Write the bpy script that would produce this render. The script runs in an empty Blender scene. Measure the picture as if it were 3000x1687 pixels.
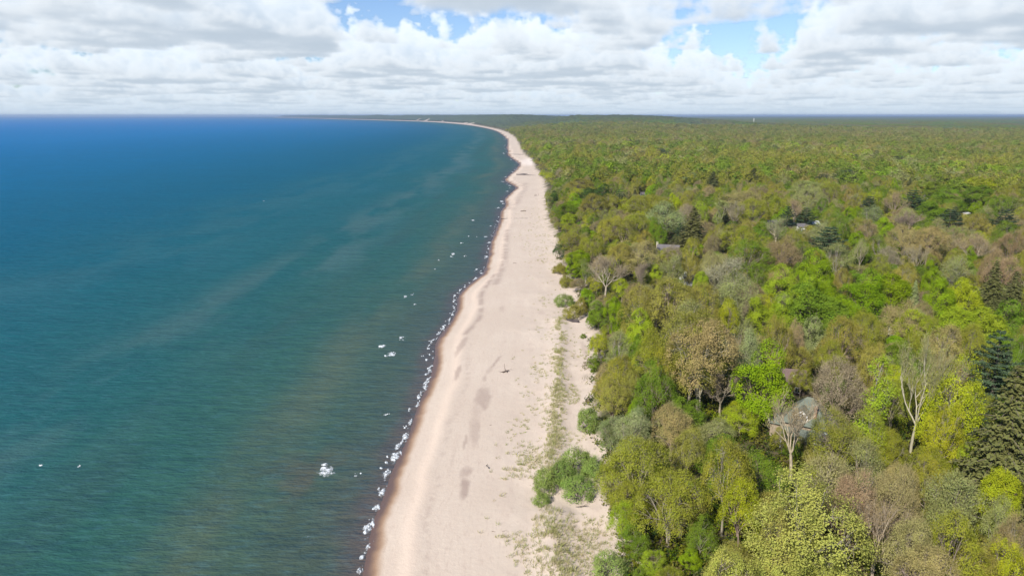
import bpy, math, random
import numpy as np

# ------------------------------------------------------------------ camera, light, exposure
SC = bpy.context.scene
COL = SC.collection
PITCH = math.radians(14.17)
CAM_Z = 75.0
cam_d = bpy.data.cameras.new('camera')
cam = bpy.data.objects.new('camera', cam_d)
COL.objects.link(cam)
cam.location = (0, 0, CAM_Z)
cam.rotation_euler = (math.pi / 2 - PITCH, 0, 0)
cam_d.sensor_width = 36.0
cam_d.lens = 24.0
cam_d.clip_start = 1.0
cam_d.clip_end = 120000.0
SC.camera = cam

SUN_EL = math.radians(40.0)
SUN_AZ = math.radians(38.0)            # the way the light travels, clockwise from +Y
EXPOSURE = 0.5
SUN_STRENGTH = 5.0
SKY_STRENGTH = 0.09
HAZE = 5.0e-5

sun_d = bpy.data.lights.new('sun', 'SUN')
sun_d.energy = SUN_STRENGTH
sun_d.angle = math.radians(0.53)
sun_d.color = (1.0, 0.955, 0.88)
sun = bpy.data.objects.new('sun', sun_d)
COL.objects.link(sun)
sun.rotation_euler = (math.pi / 2 - SUN_EL, 0, -SUN_AZ)
SC.view_settings.view_transform = 'Standard'
SC.view_settings.look = 'None'
SC.view_settings.exposure = EXPOSURE
SC.view_settings.gamma = 1.0
SC.cycles.max_bounces = 6
SC.cycles.diffuse_bounces = 3
SC.cycles.glossy_bounces = 2
SC.cycles.transmission_bounces = 3
SC.cycles.volume_bounces = 0
SC.cycles.transparent_max_bounces = 8
SC.cycles.caustics_reflective = False
SC.cycles.caustics_refractive = False
SC.cycles.sample_clamp_indirect = 6.0

# ------------------------------------------------------------------ clouds: a cumulus field marched once into a sky panorama
def cloud_field(W=1300, Hh=250, az0=-52., az1=52., e1=11.0, N=150, seed=3):
    rs = np.random.RandomState(seed)
    G2 = rs.rand(128, 128).astype(np.float32)
    F3 = rs.rand(48, 48, 48).astype(np.float32).ravel()
    def n2(x, y):
        xi = np.floor(x); yi = np.floor(y)
        fx = (x - xi).astype(np.float32); fy = (y - yi).astype(np.float32)
        fx = fx * fx * (3 - 2 * fx); fy = fy * fy * (3 - 2 * fy)
        xi = xi.astype(np.int32) & 127; yi = yi.astype(np.int32) & 127
        x1 = (xi + 1) & 127; y1 = (yi + 1) & 127
        a = G2[xi, yi] * (1 - fx) + G2[x1, yi] * fx
        b = G2[xi, y1] * (1 - fx) + G2[x1, y1] * fx
        return a * (1 - fy) + b * fy
    def n3(x, y, z):
        xi = np.floor(x); yi = np.floor(y); zi = np.floor(z)
        fx = (x - xi).astype(np.float32); fy = (y - yi).astype(np.float32); fz = (z - zi).astype(np.float32)
        fx = fx * fx * (3 - 2 * fx); fy = fy * fy * (3 - 2 * fy); fz = fz * fz * (3 - 2 * fz)
        xi = xi.astype(np.int64) % 48; yi = yi.astype(np.int64) % 48; zi = zi.astype(np.int64) % 48
        X0 = xi * 2304; X1 = ((xi + 1) % 48) * 2304; Y0 = yi * 48; Y1 = ((yi + 1) % 48) * 48; z1 = (zi + 1) % 48
        def L(z):
            return ((F3[X0 + Y0 + z] * (1 - fx) + F3[X1 + Y0 + z] * fx) * (1 - fy)
                    + (F3[X0 + Y1 + z] * (1 - fx) + F3[X1 + Y1 + z] * fx) * fy)
        return L(zi) * (1 - fz) + L(z1) * fz
    B, T, TT = 1100., 2500., 3700.
    holes = [(-1.25, 9.6, 0.75, 3.4), (3.3, 8.5, 0.75, 1.9), (9.2, 13.0, .9, 2.6), (-2.2, 8.2, .4, 1.2)]
    def warp(x, y, z):
        """the deck grows towards the horizon: bigger, taller heaps farther away"""
        r = np.sqrt(x * x + y * y)
        k = np.where(r > 7000., (7000. + 11000. * np.log1p(np.maximum(r - 7000., 0) / 11000.)) / r, 1.0).astype(np.float32)
        return x * k, y * k, B + (z - B) * k
    def cover(x, y):
        c = (0.16 * n2(x / 2600 + 7.3, y / 2600 + 2.1) + 0.54 * n2(x / 1250 + 31.7, y / 1250 + 11.2)
             + 0.30 * n2(x / 560 + 3.1, y / 560 + 17.9))
        for hx, hy, rx, ry in holes:
            c = c - 0.34 * np.exp(-1.1 * (((x / 1000 - hx) / rx) ** 2 + ((y / 1000 - hy) / ry) ** 2))
        return c
    def dens(x, y, z, c, o=4):
        h = (z - B) / (T - B)
        w = n3(x / 480, y / 480, z / 430) * .46
        if o > 1: w = w + n3(x / 200 + 5.2, y / 200 + 1.7, z / 190) * .29
        if o > 2: w = w + n3(x / 85 + 9.1, y / 85 + 2.2, z / 80) * .16
        if o > 3: w = w + n3(x / 38 + 1.1, y / 38 + 7.2, z / 38) * .09
        d = (c - 0.49 - 0.40 * np.maximum(h, 0) ** 0.75) * 2.6 + (w - .5) * 2.3
        return np.clip(d * 3.0, 0, 1) * np.clip((h + 0.02 + 0.08 * (w - .5)) / 0.07, 0, 1)
    az = np.radians(np.linspace(az0, az1, W))[None, :].repeat(Hh, 0)
    el = np.maximum(np.radians(np.linspace(0.0, e1, Hh))[:, None].repeat(W, 1), math.radians(0.25))
    dx = (np.sin(az) * np.cos(el)).ravel().astype(np.float32)
    dy = (np.cos(az) * np.cos(el)).ravel().astype(np.float32)
    dz = np.sin(el).ravel().astype(np.float32)
    n = dx.size
    trans = np.ones(n, np.float32); col = np.zeros((n, 3), np.float32)
    dist = np.zeros(n, np.float32); ws = np.zeros(n, np.float32)
    t0 = (B - 75) / dz; t1 = (TT - 75) / dz
    sx, sy, sz = -math.sin(SUN_AZ) * math.cos(SUN_EL), -math.cos(SUN_AZ) * math.cos(SUN_EL), math.sin(SUN_EL)
    jit = rs.rand(n).astype(np.float32)
    lit = np.array([.86, .87, .87], np.float32); sh = np.array([.82, .96, 1.12], np.float32)
    for i in range(N):
        t = t0 + (t1 - t0) * ((i + jit) / N)
        z = 75 + dz * t
        a = np.where(trans > .02)[0]
        x, y, zw = warp(dx[a] * t[a], dy[a] * t[a], z[a])
        c = cover(x, y)
        h = (zw - B) / (T - B)
        k = (h < 1) & ((c - (0.49 + 0.40 * np.maximum(h, 0) ** .75)) * 2.6 + 1.1 > 0)
        a = a[k]; c = c[k]; x = x[k]; y = y[k]; zw = zw[k]
        if a.size == 0: continue
        d = dens(x, y, zw, c)
        m = d > .003
        a = a[m]; d = d[m]; c = c[m]; x = x[m]; y = y[m]; zw = zw[m]
        if a.size == 0: continue
        od = np.zeros(a.size, np.float32)
        for s, o, wt in ((45., 3, 75.), (150., 3, 130.), (420., 2, 260.)):
            xx = x + sx * s; yy = y + sy * s; zz = zw + sz * s
            od += dens(xx, yy, zz, cover(xx, yy) if s > 100 else c, o) * wt
        L = np.exp(-od * .014) * .8 + .2 * np.exp(-od * .003)
        hh = np.clip((zw - B) / (T - B), 0, 1)
        amb = 0.60 + 0.64 * hh ** .6
        al = 1 - np.exp(-d * np.minimum((t1[a] - t0[a]) / N, 260.) * .0075)
        cc = sh * amb[:, None] * (1 - .5 * L[:, None]) + lit * .74 * L[:, None]
        w = trans[a] * al
        col[a] += w[:, None] * cc; dist[a] += w * t[a]; ws[a] += w
        trans[a] *= 1 - al
    A = 1 - trans
    cl = col / np.maximum(A, 1e-4)[:, None]
    D = dist / np.maximum(ws, 1e-4)
    f = (1 - np.exp(-D / 75000.))[:, None] * .8
    cl = cl * (1 - f) + np.array([.66, .80, .93], np.float32) * f
    im = np.concatenate([cl, A[:, None]], 1).reshape(Hh, W, 4)
    # a little smoothing takes the march's grain out
    p = np.pad(im, ((1, 1), (1, 1), (0, 0)), mode='edge')
    im = (p[1:-1, 1:-1] * 4 + p[:-2, 1:-1] * 1.5 + p[2:, 1:-1] * 1.5 + p[1:-1, :-2] * 1.5 + p[1:-1, 2:] * 1.5) / 10
    return im

def sky_world():
    w = bpy.data.worlds.new('World'); SC.world = w; w.use_nodes = True
    nt = w.node_tree; N = nt.nodes; Lk = nt.links
    N.clear()
    out = N.new('ShaderNodeOutputWorld'); bg = N.new('ShaderNodeBackground')
    sky = N.new('ShaderNodeTexSky'); sky.sky_type = 'NISHITA'; sky.sun_disc = False
    sky.sun_elevation = SUN_EL
    sky.sun_rotation = SUN_AZ + math.pi
    sky.altitude = 250; sky.air_density = 1.0; sky.dust_density = 0.3; sky.ozone_density = 1.0
    im = cloud_field()
    Hh, W = im.shape[:2]
    img = bpy.data.images.new('cumulus_panorama', W, Hh, alpha=True, float_buffer=True)
    img.colorspace_settings.name = 'Non-Color'
    img.alpha_mode = 'CHANNEL_PACKED'
    img.pixels.foreach_set(np.ascontiguousarray(im, np.float32).ravel())
    img.pack()
    def math_(op, a, b=None):
        m = N.new('ShaderNodeMath'); m.operation = op
        for i, v in enumerate((a, b)):
            if v is None: continue
            if isinstance(v, (int, float)): m.inputs[i].default_value = v
            else: Lk.new(v, m.inputs[i])
        return m.outputs[0]
    tc = N.new('ShaderNodeTexCoord')
    sp = N.new('ShaderNodeSeparateXYZ'); Lk.new(tc.outputs['Generated'], sp.inputs[0])
    x, y, z = sp.outputs
    azi = math_('ARCTAN2', x, y)
    ele = math_('ARCSINE', z)
    u = math_('ADD', math_('DIVIDE', azi, math.radians(104.0)), 0.5)
    v = math_('DIVIDE', ele, math.radians(11.0))
    vc = math_('MINIMUM', math_('MAXIMUM', v, 0.004), 0.996)
    cv = N.new('ShaderNodeCombineXYZ'); Lk.new(u, cv.inputs[0]); Lk.new(vc, cv.inputs[1])
    ti = N.new('ShaderNodeTexImage'); ti.image = img; ti.extension = 'MIRROR'; ti.interpolation = 'Linear'
    Lk.new(cv.outputs[0], ti.inputs[0])
    # overhead, above the marched band, the same deck in a simpler form
    zz = math_('MAXIMUM', z, 0.12)
    pv = N.new('ShaderNodeCombineXYZ'); Lk.new(math_('DIVIDE', x, zz), pv.inputs[0]); Lk.new(math_('DIVIDE', y, zz), pv.inputs[1])
    nz = N.new('ShaderNodeTexNoise'); nz.inputs['Scale'].default_value = 1.1; nz.inputs['Detail'].default_value = 5
    Lk.new(pv.outputs[0], nz.inputs['Vector'])
    mr = N.new('ShaderNodeMapRange'); mr.inputs['From Min'].default_value = .50; mr.inputs['From Max'].default_value = .66
    Lk.new(nz.outputs[0], mr.inputs['Value'])
    hi_a = math_('MULTIPLY', mr.outputs[0], 0.40)
    sel = N.new('ShaderNodeMapRange'); sel.inputs['From Min'].default_value = .86; sel.inputs['From Max'].default_value = 1.0
    Lk.new(v, sel.inputs['Value'])
    mc = N.new('ShaderNodeMix'); mc.data_type = 'RGBA'
    Lk.new(sel.outputs[0], mc.inputs[0]); Lk.new(ti.outputs['Color'], mc.inputs[6]); mc.inputs[7].default_value = (.55, .60, .68, 1)
    ma = N.new('ShaderNodeMix'); ma.data_type = 'FLOAT'
    Lk.new(sel.outputs[0], ma.inputs[0]); Lk.new(ti.outputs['Alpha'], ma.inputs[2]); Lk.new(hi_a, ma.inputs[3])
    sc = N.new('ShaderNodeVectorMath'); sc.operation = 'SCALE'; sc.inputs['Scale'].default_value = .675 / SKY_STRENGTH
    Lk.new(mc.outputs[2], sc.inputs[0])
    fin = N.new('ShaderNodeMix'); fin.data_type = 'RGBA'
    Lk.new(ma.outputs[0], fin.inputs[0]); tn = N.new('ShaderNodeMix'); tn.data_type = 'RGBA'; tn.blend_type = 'MULTIPLY'; tn.inputs[0].default_value = 1.0
    Lk.new(sky.outputs[0], tn.inputs[6]); tn.inputs[7].default_value = (.74, .86, 1.10, 1)
    Lk.new(tn.outputs[2], fin.inputs[6]); Lk.new(sc.outputs[0], fin.inputs[7])
    Lk.new(fin.outputs[2], bg.inputs[0]); bg.inputs[1].default_value = SKY_STRENGTH
    Lk.new(bg.outputs[0], out.inputs[0])
    w.cycles.sampling_method = 'MANUAL'; w.cycles.sample_map_resolution = 512
sky_world()

# ------------------------------------------------------------------ helpers
rng = np.random.RandomState(11)
random.seed(5)
SP, CP = math.sin(PITCH), math.cos(PITCH)
def bp(X, Y, z=0.0):
    """where the line of sight through a point of the 3000 x 1687 photograph meets height z"""
    u = (X - 1500.0) / 2000.0; v = (Y - 843.5) / 2000.0
    t = (CAM_Z - z) / (SP + v * CP)
    return np.array([u * t, (CP - v * SP) * t, z])
def to_px(p):
    x, y, z = p[0], p[1], p[2] - CAM_Z
    d = y * CP - z * SP
    return 1500 + 2000 * x / d, 843.5 - 2000 * (y * SP + z * CP) / d, d

_G = rng.rand(256, 256).astype(np.float64)
def vnoise(x, y):
    xi = np.floor(x).astype(int); yi = np.floor(y).astype(int); fx = x - xi; fy = y - yi
    fx = fx * fx * (3 - 2 * fx); fy = fy * fy * (3 - 2 * fy)
    a = _G[xi & 255, yi & 255] * (1 - fx) + _G[(xi + 1) & 255, yi & 255] * fx
    b = _G[xi & 255, (yi + 1) & 255] * (1 - fx) + _G[(xi + 1) & 255, (yi + 1) & 255] * fx
    return a * (1 - fy) + b * fy
def fbm(x, y, o=4):
    s = 0; a = .5; n = 0
    for i in range(o):
        s = s + a * vnoise(x * 2 ** i + 17.3 * i, y * 2 ** i + 9.1 * i); n += a; a *= .5
    return s / n
def sstep(x, a, b):
    t = np.clip((x - a) / (b - a), 0, 1)
    return t * t * (3 - 2 * t)

def tag(o, label=None, cat=None, group=None, kind=None):
    if label: o['label'] = label
    if cat: o['category'] = cat
    if group: o['group'] = group
    if kind: o['kind'] = kind
    return o
def np_mesh(name, V, F, mats, smooth=False, attrs=None, mi=None):
    """F: (n,3) or (n,4) int array, or a list of such arrays"""
    me = bpy.data.meshes.new(name)
    Fs = [f for f in (F if isinstance(F, list) else [F]) if len(f)]
    V = np.asarray(V, np.float32)
    me.vertices.add(len(V)); me.vertices.foreach_set('co', V.ravel())
    nl = sum(f.size for f in Fs); npoly = sum(len(f) for f in Fs)
    me.loops.add(nl); me.polygons.add(npoly)
    me.loops.foreach_set('vertex_index', np.concatenate([f.ravel() for f in Fs]).astype(np.int32))
    tot = np.concatenate([np.full(len(f), f.shape[1]) for f in Fs]).astype(np.int32)
    st = np.concatenate([[0], np.cumsum(tot)[:-1]]).astype(np.int32)
    me.polygons.foreach_set('loop_start', st); me.polygons.foreach_set('loop_total', tot)
    if smooth: me.polygons.foreach_set('use_smooth', np.ones(npoly, bool))
    for m in (mats if isinstance(mats, (list, tuple)) else [mats]): me.materials.append(m)
    if mi is not None: me.polygons.foreach_set('material_index', np.asarray(mi, np.int32))
    for k, a in (attrs or {}).items():
        a = np.asarray(a, np.float32)
        if a.ndim == 1:
            at = me.attributes.new(k, 'FLOAT', 'POINT'); at.data.foreach_set('value', a)
        else:
            at = me.attributes.new(k, 'FLOAT_COLOR', 'POINT')
            at.data.foreach_set('color', np.concatenate([a, np.ones((len(a), 1), np.float32)], 1).astype(np.float32).ravel())
    me.update(calc_edges=True)
    return me
def link(name, me, parent=None, loc=None):
    o = bpy.data.objects.new(name, me); COL.objects.link(o)
    if parent is not None: o.parent = parent
    if loc is not None: o.location = loc
    return o
def empty(name, loc, rz=0.0):
    o = bpy.data.objects.new(name, None); COL.objects.link(o)
    o.location = loc; o.rotation_euler = (0, 0, rz); o.empty_display_size = 0.5
    return o

class NT:
    """short-hand for building a material's node tree"""
    def __init__(s, name):
        s.m = bpy.data.materials.new(name); s.m.use_nodes = True
        s.t = s.m.node_tree; s.t.nodes.clear()
        s.out = s.new('ShaderNodeOutputMaterial')
    def new(s, k, **kw):
        n = s.t.nodes.new(k)
        for a, b in kw.items(): setattr(n, a, b)
        return n
    def put(s, sock, v):
        if v is None: return
        if hasattr(v, 'is_output'): s.t.links.new(v, sock)
        else:
            if isinstance(v, (tuple, list)) and len(v) == 3 and sock.type == 'RGBA': v = (*v, 1)
            sock.default_value = v
    def math(s, op, a, b=None, c=None):
        n = s.new('ShaderNodeMath', operation=op)
        for i, v in enumerate((a, b, c)): s.put(n.inputs[i], v)
        return n.outputs[0]
    def mix(s, f, a, b, mode='MIX'):
        n = s.new('ShaderNodeMix', data_type='RGBA', blend_type=mode)
        s.put(n.inputs[0], f); s.put(n.inputs[6], a); s.put(n.inputs[7], b)
        return n.outputs[2]
    def rng(s, v, a, b, c=0.0, d=1.0):
        n = s.new('ShaderNodeMapRange'); s.put(n.inputs[0], v)
        for i, q in enumerate((a, b, c, d)): s.put(n.inputs[i + 1], q)
        return n.outputs[0]
    def attr(s, name, out='Fac', kind='GEOMETRY'):
        n = s.new('ShaderNodeAttribute', attribute_name=name, attribute_type=kind)
        return n.outputs[out]
    def noise(s, vec, scale, detail=3, rough=.55, out=0):
        n = s.new('ShaderNodeTexNoise'); s.put(n.inputs['Vector'], vec)
        n.inputs['Scale'].default_value = scale; n.inputs['Detail'].default_value = detail; n.inputs['Roughness'].default_value = rough
        return n.outputs[out]
    def pos(s, sx=1, sy=1, sz=1, rz=0.0):
        g = s.new('ShaderNodeNewGeometry')
        mp = s.new('ShaderNodeMapping'); mp.inputs['Scale'].default_value = (sx, sy, sz); mp.inputs['Rotation'].default_value = (0, 0, rz)
        s.put(mp.inputs[0], g.outputs['Position'])
        return mp.outputs[0]
    def obj(s, sx=1, sy=1, sz=1):
        g = s.new('ShaderNodeTexCoord')
        mp = s.new('ShaderNodeMapping'); mp.inputs['Scale'].default_value = (sx, sy, sz)
        s.put(mp.inputs[0], g.outputs['Object'])
        return mp.outputs[0]
    def bump(s, h, strength=.5, dist=.1, normal=None):
        n = s.new('ShaderNodeBump'); n.inputs['Strength'].default_value = strength; n.inputs['Distance'].default_value = dist
        s.put(n.inputs['Height'], h); s.put(n.inputs['Normal'], normal)
        return n.outputs[0]
    def principled(s, col, rough=.8, spec=.2, normal=None, metal=0.0):
        p = s.new('ShaderNodeBsdfPrincipled')
        s.put(p.inputs['Base Color'], col); s.put(p.inputs['Roughness'], rough)
        p.inputs['Specular IOR Level'].default_value = spec; s.put(p.inputs['Normal'], normal); p.inputs['Metallic'].default_value = metal
        return p.outputs[0]
    def done(s, sh):
        s.t.links.new(sh, s.out.inputs[0]); return s.m

def plain(name, col, rough=.8, spec=.2, var=.12, scale=3.0):
    n = NT(name)
    k = n.noise(n.obj(), scale, 4)
    c = n.mix(n.rng(k, .3, .7), tuple(q * (1 - var) for q in col), tuple(q * (1 + var) for q in col))
    return n.done(n.principled(c, rough, spec))
# ------------------------------------------------------------------ the shape of the coast (pixels of the photograph dropped on the ground)
def chaikin(P, it=2):
    for _ in range(it):
        Q = [P[0]]
        for a, b in zip(P[:-1], P[1:]): Q += [a * .75 + b * .25, a * .25 + b * .75]
        Q.append(P[-1]); P = np.array(Q)
    return P
WL_PX = [(1000, 1990), (1045, 1760), (1064, 1687), (1091, 1532), (1112, 1487), (1133, 1435), (1143, 1394), (1172, 1332), (1197, 1283), (1209, 1240),
         (1228, 1182), (1239, 1160), (1257, 1128), (1267, 1086), (1276, 1041), (1276, 1007), (1290, 983), (1307, 962), (1331, 931), (1343, 897),
         (1341, 869), (1366, 841), (1397, 817), (1418, 800), (1431, 766), (1433, 731), (1450, 684), (1464, 649), (1468, 618), (1487, 599),
         (1475, 585), (1505, 560), (1516, 548), (1477, 531), (1489, 517), (1508, 502), (1522, 486), (1520, 477), (1501, 465), (1487, 453),
         (1491, 442), (1483, 434), (1491, 416), (1481, 401), (1458, 385), (1427, 376), (1369, 366), (1272, 358), (1155, 354), (1000, 350), (819, 345)]
WL = chaikin(np.array([bp(*p)[:2] for p in WL_PX]))
WL = np.concatenate([[[-30., 20.]], WL, [[-10200., 30000.], [-15000, 46000.]]])
TL_PX = [(1905, 2000), (1868, 1760), (1852, 1687), (1843, 1632), (1835, 1567), (1838, 1532), (1797, 1498), (1786, 1380), (1781, 1325), (1773, 1287), (1755, 1268),
         (1741, 1250), (1722, 1170), (1748, 1131), (1730, 1097), (1731, 1045), (1740, 1004), (1742, 962), (1732, 930), (1712, 895), (1700, 845), (1668, 800),
         (1634, 759), (1638, 705), (1626, 678), (1611, 664), (1603, 633), (1595, 589), (1595, 550), (1592, 517), (1568, 494), (1556, 463),
         (1537, 455), (1527, 440), (1513, 401), (1478, 383), (1428, 372), (1374, 362.5)]
TL = chaikin(np.array([bp(p[0], p[1], 3.5)[:2] for p in TL_PX]))
far = [bp(*p)[:2] + np.array([90., 60.]) for p in WL_PX[-4:]]
TL = np.concatenate([[[26., 20.]], TL, far, [[-10050., 30000.], [-14800, 46000.]]])

def seg_dist(P, L):
    best = np.full(len(P), 1e18)
    for a, b in zip(L[:-1], L[1:]):
        d = b - a; l2 = max(d @ d, 1e-9)
        t = np.clip(((P - a) @ d) / l2, 0, 1)
        q = P - a - t[:, None] * d
        np.minimum(best, (q * q).sum(1), out=best)
    return np.sqrt(best)
def inside(P, poly):
    c = np.zeros(len(P), bool); x, y = P[:, 0], P[:, 1]
    for a, b in zip(poly, np.roll(poly, -1, 0)):
        if a[1] == b[1]: continue
        k = ((a[1] > y) != (b[1] > y)) & (x < (b[0] - a[0]) * (y - a[1]) / (b[1] - a[1]) + a[0])
        c ^= k
    return c
CLOSE = np.array([[90000., 46000.], [90000., 20.]])
LAND = np.concatenate([WL, CLOSE]); WOODS = np.concatenate([TL, CLOSE])
def sdist(P, line, poly):
    return seg_dist(P, line) * np.where(inside(P, poly), 1, -1)
def shore(P): return sdist(P, WL, LAND)
def trees(P): return sdist(P, TL, WOODS)
CREST = chaikin(np.array([bp(x * 1.1646, y * 1.1646, 2.5)[:2] for x, y in
        [(1412, 800), (1405, 850), (1405, 920), (1402, 1000), (1394, 1080), (1386, 1140), (1383, 1200)]]))
CREST2 = chaikin(np.array([bp(x * 1.1646, y * 1.1646, 2.5)[:2] for x, y in [(1400, 1290), (1390, 1340), (1395, 1400), (1420, 1460)]]))

def ground_z(P, s=None, tl=None):
    P = np.atleast_2d(P)
    if s is None: s = shore(P)
    if tl is None: tl = trees(P)
    x, y = P[:, 0], P[:, 1]
    r = np.hypot(x, y)
    sp = np.maximum(s, 0)
    z = np.where(s < 0, np.maximum(-2.5, s * .06), 1.25 * (1 - np.exp(-sp / 6.5)) + .012 * np.minimum(sp, 60))
    z = z + .18 * np.exp(-((s - 7.5) / 2.2) ** 2)
    near = r < 420
    cd = np.full(len(P), 99.)
    if near.any(): cd[near] = np.minimum(seg_dist(P[near], CREST), seg_dist(P[near], CREST2))
    z = z + 1.0 * np.exp(-(cd / 3.2) ** 2)
    dune = sstep(s, 14, 40) * (1 - sstep(tl, 0, 20))
    z = z + dune * ((fbm(x / 9, y / 9, 3) - .5) * .8 + (fbm(x / 1.7, y / 1.7, 2) - .5) * .22)
    z = z + 5.6 * sstep(tl, -9, 26)
    z = z + (fbm(x / 70, y / 70, 3) - .45) * 5.0 * sstep(tl, 5, 70)
    # dune hills along the far shore
    hill = sstep(y, 2300, 4300) * sstep(tl, 20, 260) * (1 - sstep(tl, 700, 2000))
    z = z + hill * (26 + 33 * sstep(fbm(x / 520 + 3, y / 520, 4), .32, .68))
    z = z + 5 * sstep(r, 3000, 9000) * (fbm(x / 1500, y / 1500, 3)) * sstep(tl, 100, 800)
    return z
def gz(x, y): return float(ground_z(np.array([[x, y]]))[0])

BLOW_PX = [(1384, 357, 44, 170), (1366, 360, 26, 110), (1252, 354, 40, 220), (1225, 353.4, 34, 150), (1300, 355.5, 20, 130), (1243, 345.5, 30, 220), (1313, 342.8, 44, 200), (1335, 343.6, 30, 160), (828, 343.2, 150, 600)]
BLOW = []
def blowouts(P):
    """sand blown bare on the dune hills"""
    if not BLOW:
        for X, Y, rx, ry in BLOW_PX:
            z = 20.0
            for _ in range(14):
                p = bp(X, Y, z); z = .6 * z + .4 * min(gz(p[0], p[1]), 60.0)
            BLOW.append((bp(X, Y, z)[:2], rx, ry))
    f = np.zeros(len(P)); k = P[:, 1] > 2000
    x, y = P[k].T; w = np.zeros(len(x)); n = fbm(x / 22, y / 40, 3)
    for c, rx, ry in BLOW: w = np.maximum(w, sstep(1.0 + (n - .5) * 1.6 - ((x - c[0]) / rx) ** 2 - ((y - c[1]) / ry) ** 2, .0, .3))
    f[k] = w
    return f
def polar(r0, r1, nr, azs):
    r = r0 * (r1 / r0) ** np.linspace(0, 1, nr)
    A, R = np.meshgrid(np.radians(azs), r)
    # the outermost rings widen from a circle to the square edge of the modelled world
    sq = np.minimum(1 / np.maximum(np.abs(np.sin(A)), np.abs(np.cos(A))), 1.42)
    R = R * (1 + (sq - 1) * sstep(R, r1 * .45, r1))
    X = (np.sin(A) * R).ravel(); Y = (np.cos(A) * R).ravel()
    na = len(azs)
    i = (np.arange(nr - 1)[:, None] * na + np.arange(na - 1)[None, :]).ravel()
    F = np.stack([i, i + 1, i + na + 1, i + na], 1)
    return np.stack([X, Y], 1), F

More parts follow.
